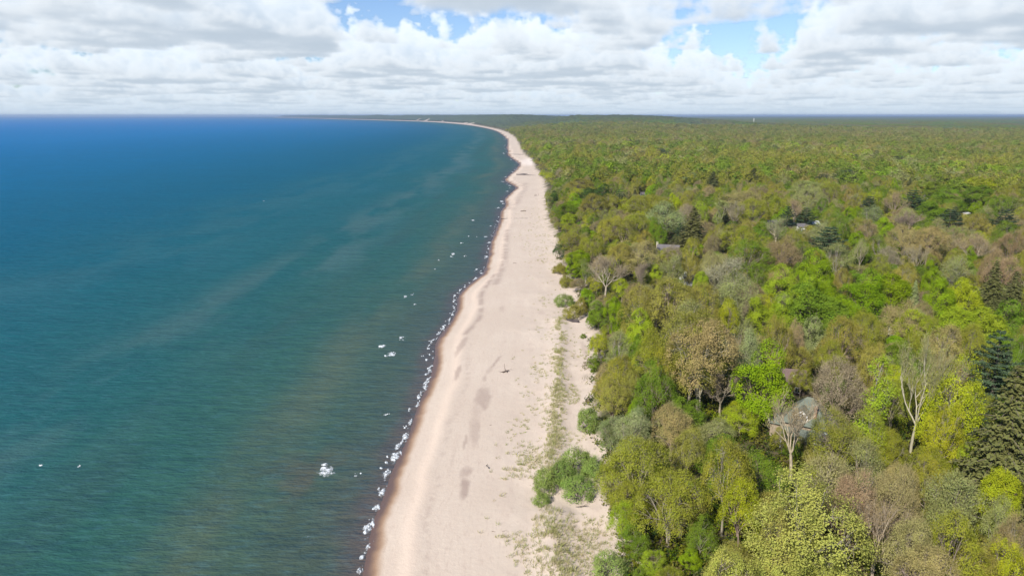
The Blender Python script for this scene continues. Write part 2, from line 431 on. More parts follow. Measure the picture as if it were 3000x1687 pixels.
# ------------------------------------------------------------------ ground: beach, dunes, forest floor, hills in one sheet
def ground():
    az = np.concatenate([np.arange(-75, -27, 1.5), np.arange(-27, 13, .2), np.arange(13, 40, .5), np.arange(40, 75.1, 1.5)])
    P, F = polar(45., 44000., 1300, az)
    s = shore(P); tl = trees(P)
    z = ground_z(P, s, tl)
    x, y = P.T
    # wet strip beside the water, uneven like run-up tongues
    wob = (fbm(x / 14 + 3, y / 22, 3) - .5) * 5.0 + (fbm(x / 5, y / 6, 3) - .5) * 2.6 + (fbm(x / 1.5, y / 1.5, 2) - .5) * .8
    wet = 1 - sstep(s + wob * .45, 1.4, 3.3)
    soak = 1 - sstep(s + wob * .5, .3, 2.2)
    # grey damp patches and drift lines where the photograph has them
    damp = np.zeros(len(P))
    def patch(X, Y, w, h, a=1.0, tilt=0.0):
        c = bp(X, Y, 1.6); e = bp(X + w, Y, 1.6); f = bp(X, Y - h, 1.6)
        sx = abs(e[0] - c[0]); sy = abs(f[1] - c[1])
        dx = x - c[0]; dy = y - c[1]
        dx = dx - tilt * dy
        q = (dx / sx) ** 2 + (dy / sy) ** 2
        n = fbm(x / 2.2 + 5, y / 5, 3) * .9 + fbm(x / .8, y / 2.5, 2) * .35
        np.maximum(damp, a * sstep(n - q * .55, -.05, .55), out=damp)
    for a in [(1358, 1425, 16, 38, 1.0, .02), (1368, 1378, 22, 22, .75, .1), (1363, 1290, 5, 36, .75, .03), (1392, 1270, 16, 44, .55, 0), (1415, 1160, 26, 40, .75, .05),
              (1395, 1210, 16, 40, .4, 0), (1450, 1062, 5, 22, .8, .25), (1435, 1080, 10, 16, .45, .2), (1340, 1090, 10, 22, .8, .05), (1350, 1010, 10, 28, .65, .1),
              (1420, 1105, 8, 12, .6, 0), (1470, 905, 10, 10, .4, 0), (1590, 880, 14, 6, .3, 0), (1585, 915, 12, 8, .35, 0), (1712, 1030, 8, 30, .5, 0),
              (1380, 1255, 8, 60, .35, 0), (1330, 1330, 6, 60, .3, .05)]:
        patch(*a)
    def streak(pts, w, a):
        L = chaikin(np.array([bp(px, py, 1.5)[:2] for px, py in pts]))
        k = np.hypot(x, y) < 1500
        d = np.full(len(P), 99.); d[k] = seg_dist(P[k], L)
        np.maximum(damp, a * np.exp(-(d / w) ** 2) * sstep(fbm(x / 3, y / 3, 3), .25, .6), out=damp)
    streak([(1450, 800), (1420, 842), (1408, 865), (1411, 920), (1395, 945), (1362, 975)], 1.0, .9)
    streak([(1486, 672), (1482, 720), (1478, 760), (1465, 800), (1452, 830)], 1.8, .8)
    streak([(1540, 536), (1538, 556), (1518, 590), (1508, 600)], 2.5, .7)
    streak([(1497, 528), (1503, 535), (1535, 545)], 2.0, .9)
    streak([(1488, 583), (1492, 600), (1498, 612)], 3.0, .6)
    # shell and weed line at the berm
    np.maximum(damp, .35 * np.exp(-((s - 10.5 + wob * .6) / .7) ** 2) * sstep(fbm(x / 1.2, y / 1.2, 2), .45, .65), out=damp)
    c = bp(1553, 470, 4.0)
    white = .6 * np.exp(-(((x - c[0]) / 16) ** 2 + ((y - c[1]) / 90) ** 2) ** 2)
    berm = np.exp(-((s + wob * .4 - 7.2) / 1.5) ** 2)
    # blown sand on the far dune hills
    blow = blowouts(P)
    forest = sstep(tl + (fbm(x / 4, y / 4, 3) - .5) * 9, -2.0, 5.0) * (1 - blow)
    n = NT('sand_and_soil')
    p = n.pos(); pst = n.pos(.35, .05, 1)
    base = n.mix(n.rng(n.noise(p, .035, 4), .35, .65), (.495, .408, .325), (.535, .448, .362))
    base = n.mix(n.rng(n.noise(pst, 1.2, 5), .40, .62), base, n.mix(.45, base, (.48, .385, .31)))
    grain = n.noise(p, 1.3, 6, .7)
    base = n.mix(n.rng(grain, .35, .68, .0, .24), base, (.43, .335, .265))
    tracks = n.noise(n.pos(.9, .16, 1, .1), 2.6, 3, .6)
    base = n.mix(n.math('MULTIPLY', n.rng(tracks, .56, .66), .30), base, (.38, .29, .23))
    base = n.mix(n.math('MULTIPLY', n.attr('berm'), .6), base, (.64, .51, .40))
    base = n.mix(n.math('MULTIPLY', n.attr('damp'), .82), base, (.30, .225, .185))
    base = n.mix(n.attr('white'), base, (.72, .64, .57))
    base = n.mix(n.math('MULTIPLY', n.attr('wet'), .92), base, (.29, .175, .10))
    base = n.mix(n.attr('soak'), base, (.115, .075, .062))
    fl = n.noise(p, .16, 5)
    soil = n.mix(n.rng(fl, .38, .6), (.075, .055, .028), (.055, .075, .018))
    soil = n.mix(n.rng(n.noise(p, 1.1, 4), .4, .7), soil, (.11, .085, .045))
    colr = n.mix(n.attr('forest'), base, soil)
    bm = n.bump(n.math('ADD', n.noise(p, .9, 5, .65), n.math('MULTIPLY', n.noise(p, 4.0, 3), .25)), .38, .25)
    rough = n.math('SUBTRACT', .95, n.math('MULTIPLY', n.attr('soak'), .55))
    m = n.done(n.principled(colr, rough, .25, bm))
    me = np_mesh('ground', np.column_stack([P, z]), F, m, True,
                 dict(wet=wet, soak=soak, damp=damp, white=white, berm=berm, forest=forest))
    tag(link('ground', me), kind='structure')
ground()

# ------------------------------------------------------------------ the lake
def water():
    az = np.concatenate([np.arange(-80, -42, 1.0), np.arange(-42, 6, .16), np.arange(6, 30, 1.0)])
    P, F = polar(45., 44000., 1080, az)
    s = shore(P)
    k = (s < 22)
    keep = k[F].any(1)
    F = F[keep]
    used = np.unique(F); mp = -np.ones(len(P), int); mp[used] = np.arange(len(used))
    F = mp[F]; P = P[used]; s = s[used]
    x, y = P.T
    d = -s
    wob = (fbm(x / 30 + 4, y / 60, 4) - .5)
    dd = np.maximum(d + wob * np.clip(d * .5, 0, 40) + (fbm(x / 7 + 9, y / 11, 3) - .5) * 5.5 * sstep(d, .5, 5), 0)
    stops = [(0, (.105, .080, .068)), (2.5, (.082, .074, .062)), (6, (.064, .082, .060)), (14, (.052, .084, .056)), (30, (.040, .090, .060)),
             (55, (.026, .090, .066)), (90, (.017, .086, .078)), (160, (.010, .086, .098)), (300, (.004, .082, .128)), (600, (.001, .098, .200)),
             (1400, (.0, .122, .305)), (3500, (.0, .130, .360)), (20000, (.0, .130, .370))]
    ds = [q[0] for q in stops]
    col = np.stack([np.interp(dd, ds, [q[1][i] for q in stops]) for i in range(3)], 1)
    def bar(c, w, a, shade, stretch=1.0):
        nonlocal col
        w2 = (fbm(x / 55 + c, y / 120, 4) - .5) * w * 1.6
        f = a * np.exp(-((d - c + w2) / w) ** 2) * sstep(fbm(x / 18 + c, y / 60 * stretch, 4), .28, .62)
        col = col * (1 - f[:, None]) + np.array(shade) * f[:, None]
    bar(29, 9, .75, (.080, .104, .062))
    bar(15, 4, .3, (.070, .078, .054))
    bar(92, 20, .72, (.060, .118, .105))
    bar(60, 9, .28, (.045, .070, .05))
    bar(190, 40, .5, (.03, .105, .115))
    # the shallow brown spot round the breaking wave near the front
    c = bp(900, 1390)
    f = .6 * np.exp(-(((x - c[0]) / 9) ** 2 + ((y - c[1]) / 11) ** 2)) * sstep(fbm(x / 5, y / 5, 3), .3, .6)
    col = col * (1 - f[:, None]) + np.array((.10, .082, .052)) * f[:, None]
    n = NT('lake_water')
    g = n.new('ShaderNodeNewGeometry')
    big = n.noise(n.pos(.010, .028, 1, .25), 1.0, 4, .6)
    w0 = n.noise(n.pos(.055, .17, 1, .30), 1.0, 5, .62)
    w1 = n.noise(n.pos(.20, .62, 1, .12), 1.0, 4, .65)
    w2 = n.noise(n.pos(.8, 1.9, 1, -.2), 1.0, 3, .6)
    h = n.math('ADD', n.math('MULTIPLY', w0, 1.5), n.math('ADD', n.math('MULTIPLY', w1, .65), n.math('MULTIPLY', w2, .16)))
    bm = n.bump(h, .85, 1.0)
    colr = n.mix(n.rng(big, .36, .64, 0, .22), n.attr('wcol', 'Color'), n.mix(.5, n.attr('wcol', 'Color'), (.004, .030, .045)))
    colr = n.mix(n.rng(n.math('ADD', n.math('MULTIPLY', w0, .5), n.math('MULTIPLY', w1, .5)), .38, .56, .42, 0), colr, n.mix(.6, colr, (.002, .018, .022)))  # low parts of the waves darkened in colour to imitate ripple shading
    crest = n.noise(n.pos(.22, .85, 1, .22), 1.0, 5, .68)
    colr = n.mix(n.rng(crest, .50, .72, 0, .55), colr, n.mix(.5, colr, (.07, .17, .21)))  # pale streaks painted into the water colour as wave highlights
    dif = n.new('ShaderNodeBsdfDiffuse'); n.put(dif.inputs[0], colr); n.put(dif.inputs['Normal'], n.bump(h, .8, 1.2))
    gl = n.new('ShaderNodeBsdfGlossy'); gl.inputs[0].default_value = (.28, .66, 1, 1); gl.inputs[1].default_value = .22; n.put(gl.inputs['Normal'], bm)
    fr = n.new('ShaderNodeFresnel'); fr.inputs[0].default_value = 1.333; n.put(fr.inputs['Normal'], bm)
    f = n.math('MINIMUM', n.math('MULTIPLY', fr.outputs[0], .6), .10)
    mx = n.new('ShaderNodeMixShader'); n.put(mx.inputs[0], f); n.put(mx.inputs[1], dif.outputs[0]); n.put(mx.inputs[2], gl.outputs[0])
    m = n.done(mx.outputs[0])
    me = np_mesh('water', np.column_stack([P, np.zeros(len(P))]), F, m, True, dict(wcol=col))
    tag(link('water', me), kind='structure')
water()

# ------------------------------------------------------------------ foam: breaking waves and whitecaps, ragged sheets of froth with real thickness
def foam():
    n = NT('white_foam')
    c = n.mix(n.rng(n.noise(n.pos(), 3.0, 4), .35, .65), (.58, .63, .66), (.84, .86, .86))
    sh = n.principled(c, .8, .2, n.bump(n.noise(n.pos(), 6, 3), .6, .15))
    # thin froth lets the water show through at its edges
    cover = n.math('MULTIPLY', n.rng(n.attr('froth'), -.22, .30), n.rng(n.noise(n.pos(1, .6, 1), 2.4, 5, .7), .40, .58, .12, 1.0))
    mx = n.new('ShaderNodeMixShader'); tr = n.new('ShaderNodeBsdfTransparent')
    n.put(mx.inputs[0], cover); n.put(mx.inputs[1], tr.outputs[0]); n.put(mx.inputs[2], sh)
    m = n.done(mx.outputs[0])
    Vs, Fs, As, nv = [], [], [], 0
    def patch(cx, cy, w, hgt, ang, cut, seed, res):
        nonlocal nv
        nx = max(5, int(w * 1.3 / res)); ny = max(5, int(hgt * 1.3 / res))
        gx, gy = np.meshgrid(np.linspace(-.65, .65, nx), np.linspace(-.65, .65, ny))
        q = 1 - np.sqrt((gx * 2) ** 2 + (gy * 2) ** 2)
        lx = gx * w; ly = gy * hgt
        ca, sa = math.cos(ang), math.sin(ang)
        X = cx + lx * ca - ly * sa; Y = cy + lx * sa + ly * ca
        f = fbm(lx / max(.35 * min(w, hgt), .5) + seed, ly / max(.35 * min(w, hgt), .5) + seed * 1.7, 3) * 1.2 + fbm(lx / max(.5, res * 2.4) + seed, ly / max(1.1, res * 3) + lx * .3, 4) * 1.5
        a = q * 1.0 + f - 1.52 - cut
        Z = np.clip(a, -.3, .5) * .40 + .02
        i = (np.arange(ny - 1)[:, None] * nx + np.arange(nx - 1)[None, :]).ravel()
        F = np.stack([i, i + 1, i + nx + 1, i + nx], 1)
        ar = a.ravel()
        F = F[(ar[F] > -.22).any(1)]
        if len(F) == 0: return
        V = np.column_stack([X.ravel(), Y.ravel(), np.maximum(Z.ravel(), .012)])
        u = np.unique(F); mp = -np.ones(len(V), int); mp[u] = np.arange(len(u))
        Vs.append(V[u]); As.append(ar[u]); Fs.append(mp[F] + nv); nv += len(u)
    def px(X, Y, w, h, ang=0.0, cut=0.0, seed=0):
        p = bp(X, Y); u = (Y - 843.5) / 2000; t = CAM_Z / (SP + u * CP)
        ppm = 2000 / t; dep = math.atan2(CAM_Z, math.hypot(p[0], p[1]))
        W = w / ppm * .72; H = h / ppm / max(math.sin(dep), .12) * .78
        W, H = max(W, .8), max(H, .8)
        res = min(max(.13, t / 1100.), min(W, H) / 6 + .04)
        patch(p[0], p[1], W, H, ang, cut + .16, seed, res)
        rq = np.random.RandomState(int(seed * 10) % 9999)
        for _ in range(4):
            f = rq.uniform(.25, .5)
            patch(p[0] + rq.normal() * W * .34, p[1] + rq.normal() * H * .36, W * f, H * f * rq.uniform(.5, 1.1), rq.uniform(-.5, .5), cut + rq.uniform(-.1, .2), seed + rq.rand() * 50, res)
    k = .345
    A = [(890, 430, 100, 150), (820, 580, 85, 115), (785, 730, 85, 105), (740, 860, 70, 90), (655, 1050, 95, 190), (660, 1195, 60, 70), (615, 1290, 42, 65), (590, 1400, 60, 120),
         (1022, 150, 42, 65), (980, 270, 65, 85), (976, 190, 18, 28), (1075, 5, 30, 30)]
    i = 0
    for a in A:
        i += 1; px(850 + a[0] * k, 1187 + a[1] * k, a[2] * k, a[3] * k, 0, (.02, -.08, .06)[i % 3], i * 3.3)
    for a in [(310, 560, 195, 95, -.08), (590, 580, 100, 45, .1), (815, 80, 32, 22, .1), (165, 1110, 40, 26, .30)]:
        i += 1; px(850 + a[0] * k, 1187 + a[1] * k, a[2] * k, a[3] * k, 0, a[4], i * 3.3)
    Bf = [(545, 1385, 64, 84), (590, 1260, 42, 74), (650, 1110, 32, 54), (655, 1050, 42, 62), (715, 960, 64, 135), (745, 830, 58, 84), (750, 690, 20, 22), (735, 640, 32, 34), (765, 585, 52, 44),
          (820, 520, 44, 34), (865, 465, 48, 42), (918, 430, 16, 18), (918, 395, 14, 40), (945, 345, 42, 34), (958, 290, 32, 46), (958, 235, 27, 36), (967, 195, 22, 26), (1010, 145, 32, 22),
          (1050, 118, 26, 18), (1088, 85, 18, 22), (1145, 45, 34, 28), (1190, 2, 34, 14), (540, 1310, 16, 26), (685, 705, 16, 12), (725, 735, 10, 30)]
    for a in Bf:
        i += 1; px(1000 + a[0] * k, 800 + a[1] * k, a[2] * k, a[3] * k, 0, (.0, .08, -.04)[i % 3], i * 3.3)
    for a in [(345, 622, 100, 32, .0), (430, 685, 100, 48, -.05), (512, 545, 95, 40, .12), (545, 202, 44, 22, .05), (600, 185, 50, 14, .3), (622, 265, 27, 14, .0), (375, 1205, 32, 24, .05),]:
        i += 1; px(1000 + a[0] * k, 800 + a[1] * k, a[2] * k, a[3] * k, 0, a[4], i * 3.3)
    k2 = .3882
    for a in [(840, 1145, 42, 26), (830, 1165, 30, 12), (930, 1160, 27, 13), (905, 1062, 22, 10), (962, 1010, 17, 10), (1020, 1015, 22, 8), (990, 890, 42, 15), (735, 1190, 22, 10), (705, 1260, 17, 9)]:
        i += 1; px(1000 + a[0] * k2, 300 + a[1] * k2, a[2] * k2, a[3] * k2, 0, .05, i * 3.3)
    for X, Y, w in [(121, 1363, 9), (231, 1367, 7), (773, 589, 4)]:
        i += 1; px(X, Y, w, w * .45, 0, .0, i * 3.3)
    rs = np.random.RandomState(4)
    # small breakers all along the farther waterline
    L = WL[1:-2]; seg = np.hypot(*(L[1:] - L[:-1]).T); cum = np.concatenate([[0], np.cumsum(seg)])
    t = 0.0
    while t < cum[-1]:
        j = np.searchsorted(cum, t, side='right') - 1
        if j >= len(seg): break
        f = (t - cum[j]) / max(seg[j], 1e-6); p = L[j] * (1 - f) + L[j + 1] * f
        r = np.hypot(*p)
        if 300 < r < 2600:
            dv = (L[j + 1] - L[j]) / max(seg[j], 1e-6); nrm = np.array([-dv[1], dv[0]])
            q = p + nrm * rs.uniform(.6, 3.6) * (1 + r / 900)
            if rs.rand() < .6:
                patch(q[0], q[1], rs.uniform(1.0, 2.6) * (1 + r / 1500), rs.uniform(2.5, 7) * (1 + r / 1100), math.atan2(dv[1], dv[0]) - math.pi / 2 + rs.uniform(-.3, .3),
                      rs.uniform(.0, .25), i * 2.7, max(.3, r / 900)); i += 1
        t += rs.uniform(5, 15) * (1 + r / 500)
    # thin lace along the near edge
    for d in np.arange(0, 330, 3.2):
        j = np.searchsorted(cum, d + 90, side='right') - 1
        p = L[j] + (L[j + 1] - L[j]) * rs.rand()
        if rs.rand() < .5: patch(p[0] - rs.uniform(.5, 2.4), p[1], rs.uniform(.4, .9), rs.uniform(2, 4.5), rs.uniform(-.2, .1), .22, i * 2.7, .16); i += 1
    me = np_mesh('foam', np.concatenate(Vs), np.concatenate(Fs), m, True, dict(froth=np.concatenate(As)))
    tag(link('foam', me), 'white froth of waves breaking along the wet sand and offshore bars', 'foam', kind='stuff')
foam()
# ------------------------------------------------------------------ materials of the wood
def leaf_material(name, kind='OBJECT'):
    n = NT(name)
    if kind == 'OBJECT':
        oi = n.new('ShaderNodeObjectInfo'); base = oi.outputs['Color']
    else:
        base = n.attr('tint', 'Color', 'INSTANCER')
    v = n.attr('v')
    big = n.noise(n.pos(), .35, 2)
    k = n.math('ADD', n.rng(v, 0, 1, .85, 1.15), n.rng(big, .3, .7, -.14, .14))
    sv = n.new('ShaderNodeVectorMath', operation='SCALE'); n.put(sv.inputs[0], base); n.put(sv.inputs['Scale'], k); c = sv.outputs[0]
    # some leaves are yellower or bluer than their neighbours
    hs = n.new('ShaderNodeHueSaturation'); n.put(hs.inputs['Hue'], n.rng(n.attr('h'), 0, 1, .485, .515)); n.put(hs.inputs['Color'], c)
    d = n.new('ShaderNodeBsdfDiffuse'); n.put(d.inputs[0], hs.outputs[0])
    t = n.new('ShaderNodeBsdfTranslucent'); n.put(t.inputs[0], n.mix(.35, hs.outputs[0], n.mix(1.0, hs.outputs[0], (1.1, 1.25, .5), 'MULTIPLY')))
    mx = n.new('ShaderNodeMixShader'); mx.inputs[0].default_value = .22
    n.put(mx.inputs[1], d.outputs[0]); n.put(mx.inputs[2], t.outputs[0])
    return n.done(mx.outputs[0])
LEAF = leaf_material('foliage')
LEAF_FAR = leaf_material('far_foliage', 'INSTANCER')
def twig_material():
    n = NT('twigs')
    c = n.mix(n.attr('v'), (.17, .125, .065), (.34, .27, .15))
    c = n.mix(.55, c, n.new('ShaderNodeObjectInfo').outputs['Color'])
    return n.done(n.principled(c, .9, .1))
TWIG = twig_material()
def bark_material():
    n = NT('bark')
    oi = n.new('ShaderNodeObjectInfo')
    k = n.noise(n.obj(1, 1, .25), 3.0, 4, .65)
    c = n.mix(n.rng(k, .35, .65), n.mix(1, oi.outputs['Color'], (.62, .60, .58), 'MULTIPLY'), n.mix(1, oi.outputs['Color'], (1.2, 1.17, 1.12), 'MULTIPLY'))
    return n.done(n.principled(c, .9, .1, n.bump(k, .5, .1)))
BARK = bark_material()

# ------------------------------------------------------------------ tree building
def rdir(rs, n):
    v = rs.normal(size=(n, 3)); return v / np.linalg.norm(v, axis=1)[:, None]
def leaf_quads(C, Nrm, size, rs, aspect=.62, hang=0.0):
    """diamond leaf-clump faces centred on C, roughly facing Nrm"""
    n = len(C)
    Nn = Nrm / np.maximum(np.linalg.norm(Nrm, axis=1), 1e-6)[:, None]
    a = np.cross(Nn, rdir(rs, n)); a /= np.maximum(np.linalg.norm(a, axis=1), 1e-6)[:, None]
    if hang: a[:, 2] -= hang; a /= np.linalg.norm(a, axis=1)[:, None]
    b = np.cross(Nn, a); b /= np.maximum(np.linalg.norm(b, axis=1), 1e-6)[:, None]
    s = (np.asarray(size) * (.65 + .7 * rs.rand(n)))[:, None] * .5
    k = s * aspect * (.8 + .4 * rs.rand(n))[:, None]
    fold = Nn * s * .25
    V = np.stack([C - a * s, C + b * k + fold, C + a * s, C - b * k + fold], 1).reshape(-1, 3)
    F = np.arange(n * 4).reshape(n, 4)
    return V, F
class Wood:
    """tapering limbs gathered into one mesh"""
    def __init__(s): s.V = []; s.F3 = []; s.F4 = []; s.n = 0
    def limb(s, pts, r0, r1, sides=5, flare=0.0):
        pts = np.asarray(pts, float); m = len(pts)
        d = np.gradient(pts, axis=0); d /= np.maximum(np.linalg.norm(d, axis=1), 1e-6)[:, None]
        ref = np.array([1., .3, 0]) if abs(d[0][2]) > .6 else np.array([0, 0, 1.])
        a = np.cross(d, ref); a /= np.maximum(np.linalg.norm(a, axis=1), 1e-6)[:, None]; b = np.cross(d, a)
        t = np.linspace(0, 1, m); r = r0 * (1 - t) + r1 * t
        if flare: r = r * (1 + flare * np.exp(-t * 14))
        th = np.arange(sides) * 2 * math.pi / sides
        R = pts[:, None] + r[:, None, None] * (a[:, None] * np.cos(th)[None, :, None] + b[:, None] * np.sin(th)[None, :, None])
        i = np.arange(m - 1)[:, None] * sides; j = np.arange(sides)[None]; j2 = (j + 1) % sides
        s.F4.append(np.stack([i + j, i + j2, i + sides + j2, i + sides + j], -1).reshape(-1, 4) + s.n)
        s.V.append(R.reshape(-1, 3)); s.n += m * sides
    def mesh(s, name): return np_mesh(name, np.concatenate(s.V), [np.concatenate(s.F4)], BARK, True)
def curve(p, q, rs, sag=.0, wig=.08, n=6, up=0.0):
    p = np.asarray(p, float); q = np.asarray(q, float); L = np.linalg.norm(q - p)
    t = np.linspace(0, 1, n)[:, None]
    c = p * (1 - t) + q * t
    c += np.sin(t * math.pi) * (np.array([0, 0, 1.]) * sag * L + rs.normal(size=3) * wig * L)
    c[:, 2] += (up * L) * (t[:, 0] ** 2 - t[:, 0])
    return c
def strips(P, Q, w, rs):
    """thin twig faces from P to Q"""
    d = Q - P; a = np.cross(d, rdir(rs, len(P))); a /= np.maximum(np.linalg.norm(a, axis=1), 1e-6)[:, None]
    w = np.broadcast_to(np.asarray(w, float), (len(P),))[:, None]
    V = np.stack([P - a * w * .5, P + a * w * .5, Q + a * w * .2, Q - a * w * .2], 1).reshape(-1, 3)
    return V, np.arange(len(V)).reshape(-1, 4)

def crown_centres(rs, W, z0, z1, nl, M, flat=.8, shape='dome', lower=-.35):
    """points on the outside of a heap of lobes"""
    H = z1 - z0; lob = []
    R = W / 2
    for i in range(nl):
        a = i * 2.39996 + rs.uniform(-.35, .35); f = math.sqrt((i + .5) / nl)
        rr = R * .68 * f * rs.uniform(.85, 1.1)
        if shape == 'dome': zc = z0 + H * (.34 + .40 * math.sqrt(max(0, 1 - f * f * .95))) + rs.uniform(-.06, .06) * H
        elif shape == 'egg': zc = z0 + H * rs.uniform(.22, .80) * (1 - .35 * f) + .10 * H
        else: zc = z0 + H * (.2 + .6 * rs.rand()); rr *= .7
        lr = R * rs.uniform(.36, .50) * (1.0 if shape != 'tall' else .85)
        lob.append((np.array([rr * math.cos(a), rr * math.sin(a), zc]), lr))
    P, N, I = [], [], []
    while len(P) < M:
        i = rs.randint(nl); c, lr = lob[i]
        d = rs.normal(size=3); d /= np.linalg.norm(d)
        if d[2] < lower: continue
        p = c + d * lr * np.array([1, 1, flat]) * rs.uniform(.86, 1.04)
        ok = True
        for j, (c2, l2) in enumerate(lob):
            if j != i and np.linalg.norm((p - c2) / np.array([1, 1, flat])) < l2 * .86: ok = False; break
        if ok: P.append(p); N.append(d); I.append(i)
    P = np.array(P); N = np.array(N)
    # bring the heap to the asked width and height
    ext = np.percentile(np.hypot(P[:, 0], P[:, 1]), 97)
    P[:, :2] *= R / ext * .96
    lo, hi = P[:, 2].min(), P[:, 2].max()
    P[:, 2] = z0 + (P[:, 2] - lo) / (hi - lo) * H
    return P, N, np.array(I), np.array([l[0] for l in lob])

def broadleaf(seed, H, W, base, nl, M, per, size, spread, flat=.8, shape='dome', trunk_r=.38, up=.5, gap=0.0, twigs=0, twig_w=.05, twig_l=1.3, limb_to=.6,
              fork=.32, stems=1, hang=0.0, lean=0.0, lower=-.35, tier=.45, inner=0):
    rs = np.random.RandomState(seed)
    P, Nn, I, lob = crown_centres(rs, W, base, H, nl, M, flat, shape, lower)
    if gap: k = rs.rand(len(P)) > gap; P, Nn, I = P[k], Nn[k], I[k]
    wood = Wood()
    tops = []
    for q in range(stems):
        foot = np.array([rs.uniform(-.25, .25), rs.uniform(-.25, .25), 0]) * (stems - 1) * 1.2
        top = np.array([rs.uniform(-.3, .3) + lean, rs.uniform(-.3, .3), H * fork]) + foot * 2.5
        foot[2] = -1.2
        wood.limb(curve(foot, top, rs, wig=.03, n=7), trunk_r * (1 if stems == 1 else .7), trunk_r * .62, 7, .5)
        tops.append(top)
    for li in range(nl):
        m = np.where(I == li)[0]
        if len(m) == 0: continue
        top = tops[li % stems]
        cc = P[m].mean(0)
        fr = top + (cc - top) * 0
        end = top + (cc - top) * .92
        c = curve(top - np.array([0, 0, rs.uniform(0, .12) * H]), end, rs, sag=.10, wig=.07, n=8)
        wood.limb(c, trunk_r * .48, trunk_r * .16, 5)
        for j in m[rs.rand(len(m)) < limb_to]:
            s = c[rs.randint(3, 8)]
            wood.limb(curve(s, P[j] - Nn[j] * .25, rs, sag=.07, wig=.08, n=5), trunk_r * .15, .025, 3)
    n = len(P) * per
    idx = np.repeat(np.arange(len(P)), per)
    off = rs.normal(size=(n, 3)) * spread
    nn = Nn[idx]
    off -= nn * (off * nn).sum(1)[:, None] * tier            # each spray is a shallow layer
    C = P[idx] + off
    rad = off.copy(); rad[:, 2] *= .6
    nrm = nn * .9 + np.array([0, 0, up * .8]) + rs.normal(size=(n, 3)) * .42
    V, F = leaf_quads(C, nrm, size, rs, hang=hang)
    v = np.repeat(np.clip(.5 + .22 * rs.normal(size=len(P)), 0, 1)[idx] * .5 + .5 * rs.rand(n), 4)
    h = np.repeat(np.clip(.5 + .25 * rs.normal(size=len(P)), 0, 1)[idx] * .6 + .4 * rs.rand(n), 4)
    Vs, Fs, vs, hs, mi = [V], [F], [v], [h], [np.zeros(len(F))]
    if inner:                                                  # leaves on the inner boughs, half hidden
        k = rs.randint(len(P), size=inner); ax = np.array([0, 0, (base + H) * .5])
        C = P[k] + (ax - P[k]) * rs.uniform(.12, .5, inner)[:, None] + rs.normal(size=(inner, 3)) * .5
        V, F = leaf_quads(C, rs.normal(size=(inner, 3)) + np.array([0, 0, .6]), size * 1.25, rs)
        F = F + sum(len(a) for a in Vs); Vs.append(V); Fs.append(F); vs.append(np.repeat(rs.rand(inner), 4)); hs.append(np.repeat(rs.rand(inner), 4)); mi.append(np.zeros(inner))
    if twigs:
        k = rs.randint(len(P), size=twigs)
        A = P[k] + rs.normal(size=(twigs, 3)) * spread * .8 - Nn[k] * spread * .6
        dr = Nn[k] * .7 + np.array([0, 0, .55]) + rs.normal(size=(twigs, 3)) * .55
        dr /= np.linalg.norm(dr, axis=1)[:, None]
        B = A + dr * twig_l * (.5 + rs.rand(twigs))[:, None]
        V, F = strips(A, B, twig_w, rs)
        F = F + sum(len(a) for a in Vs); Vs.append(V); Fs.append(F); vs.append(np.repeat(rs.rand(twigs), 4)); hs.append(np.full(twigs * 4, .5)); mi.append(np.ones(twigs))
    crown = np_mesh('crown', np.concatenate(Vs), [np.concatenate(Fs)], [LEAF, TWIG], False, dict(v=np.concatenate(vs), h=np.concatenate(hs)), np.concatenate(mi))
    return wood.mesh('trunk'), crown, H, W

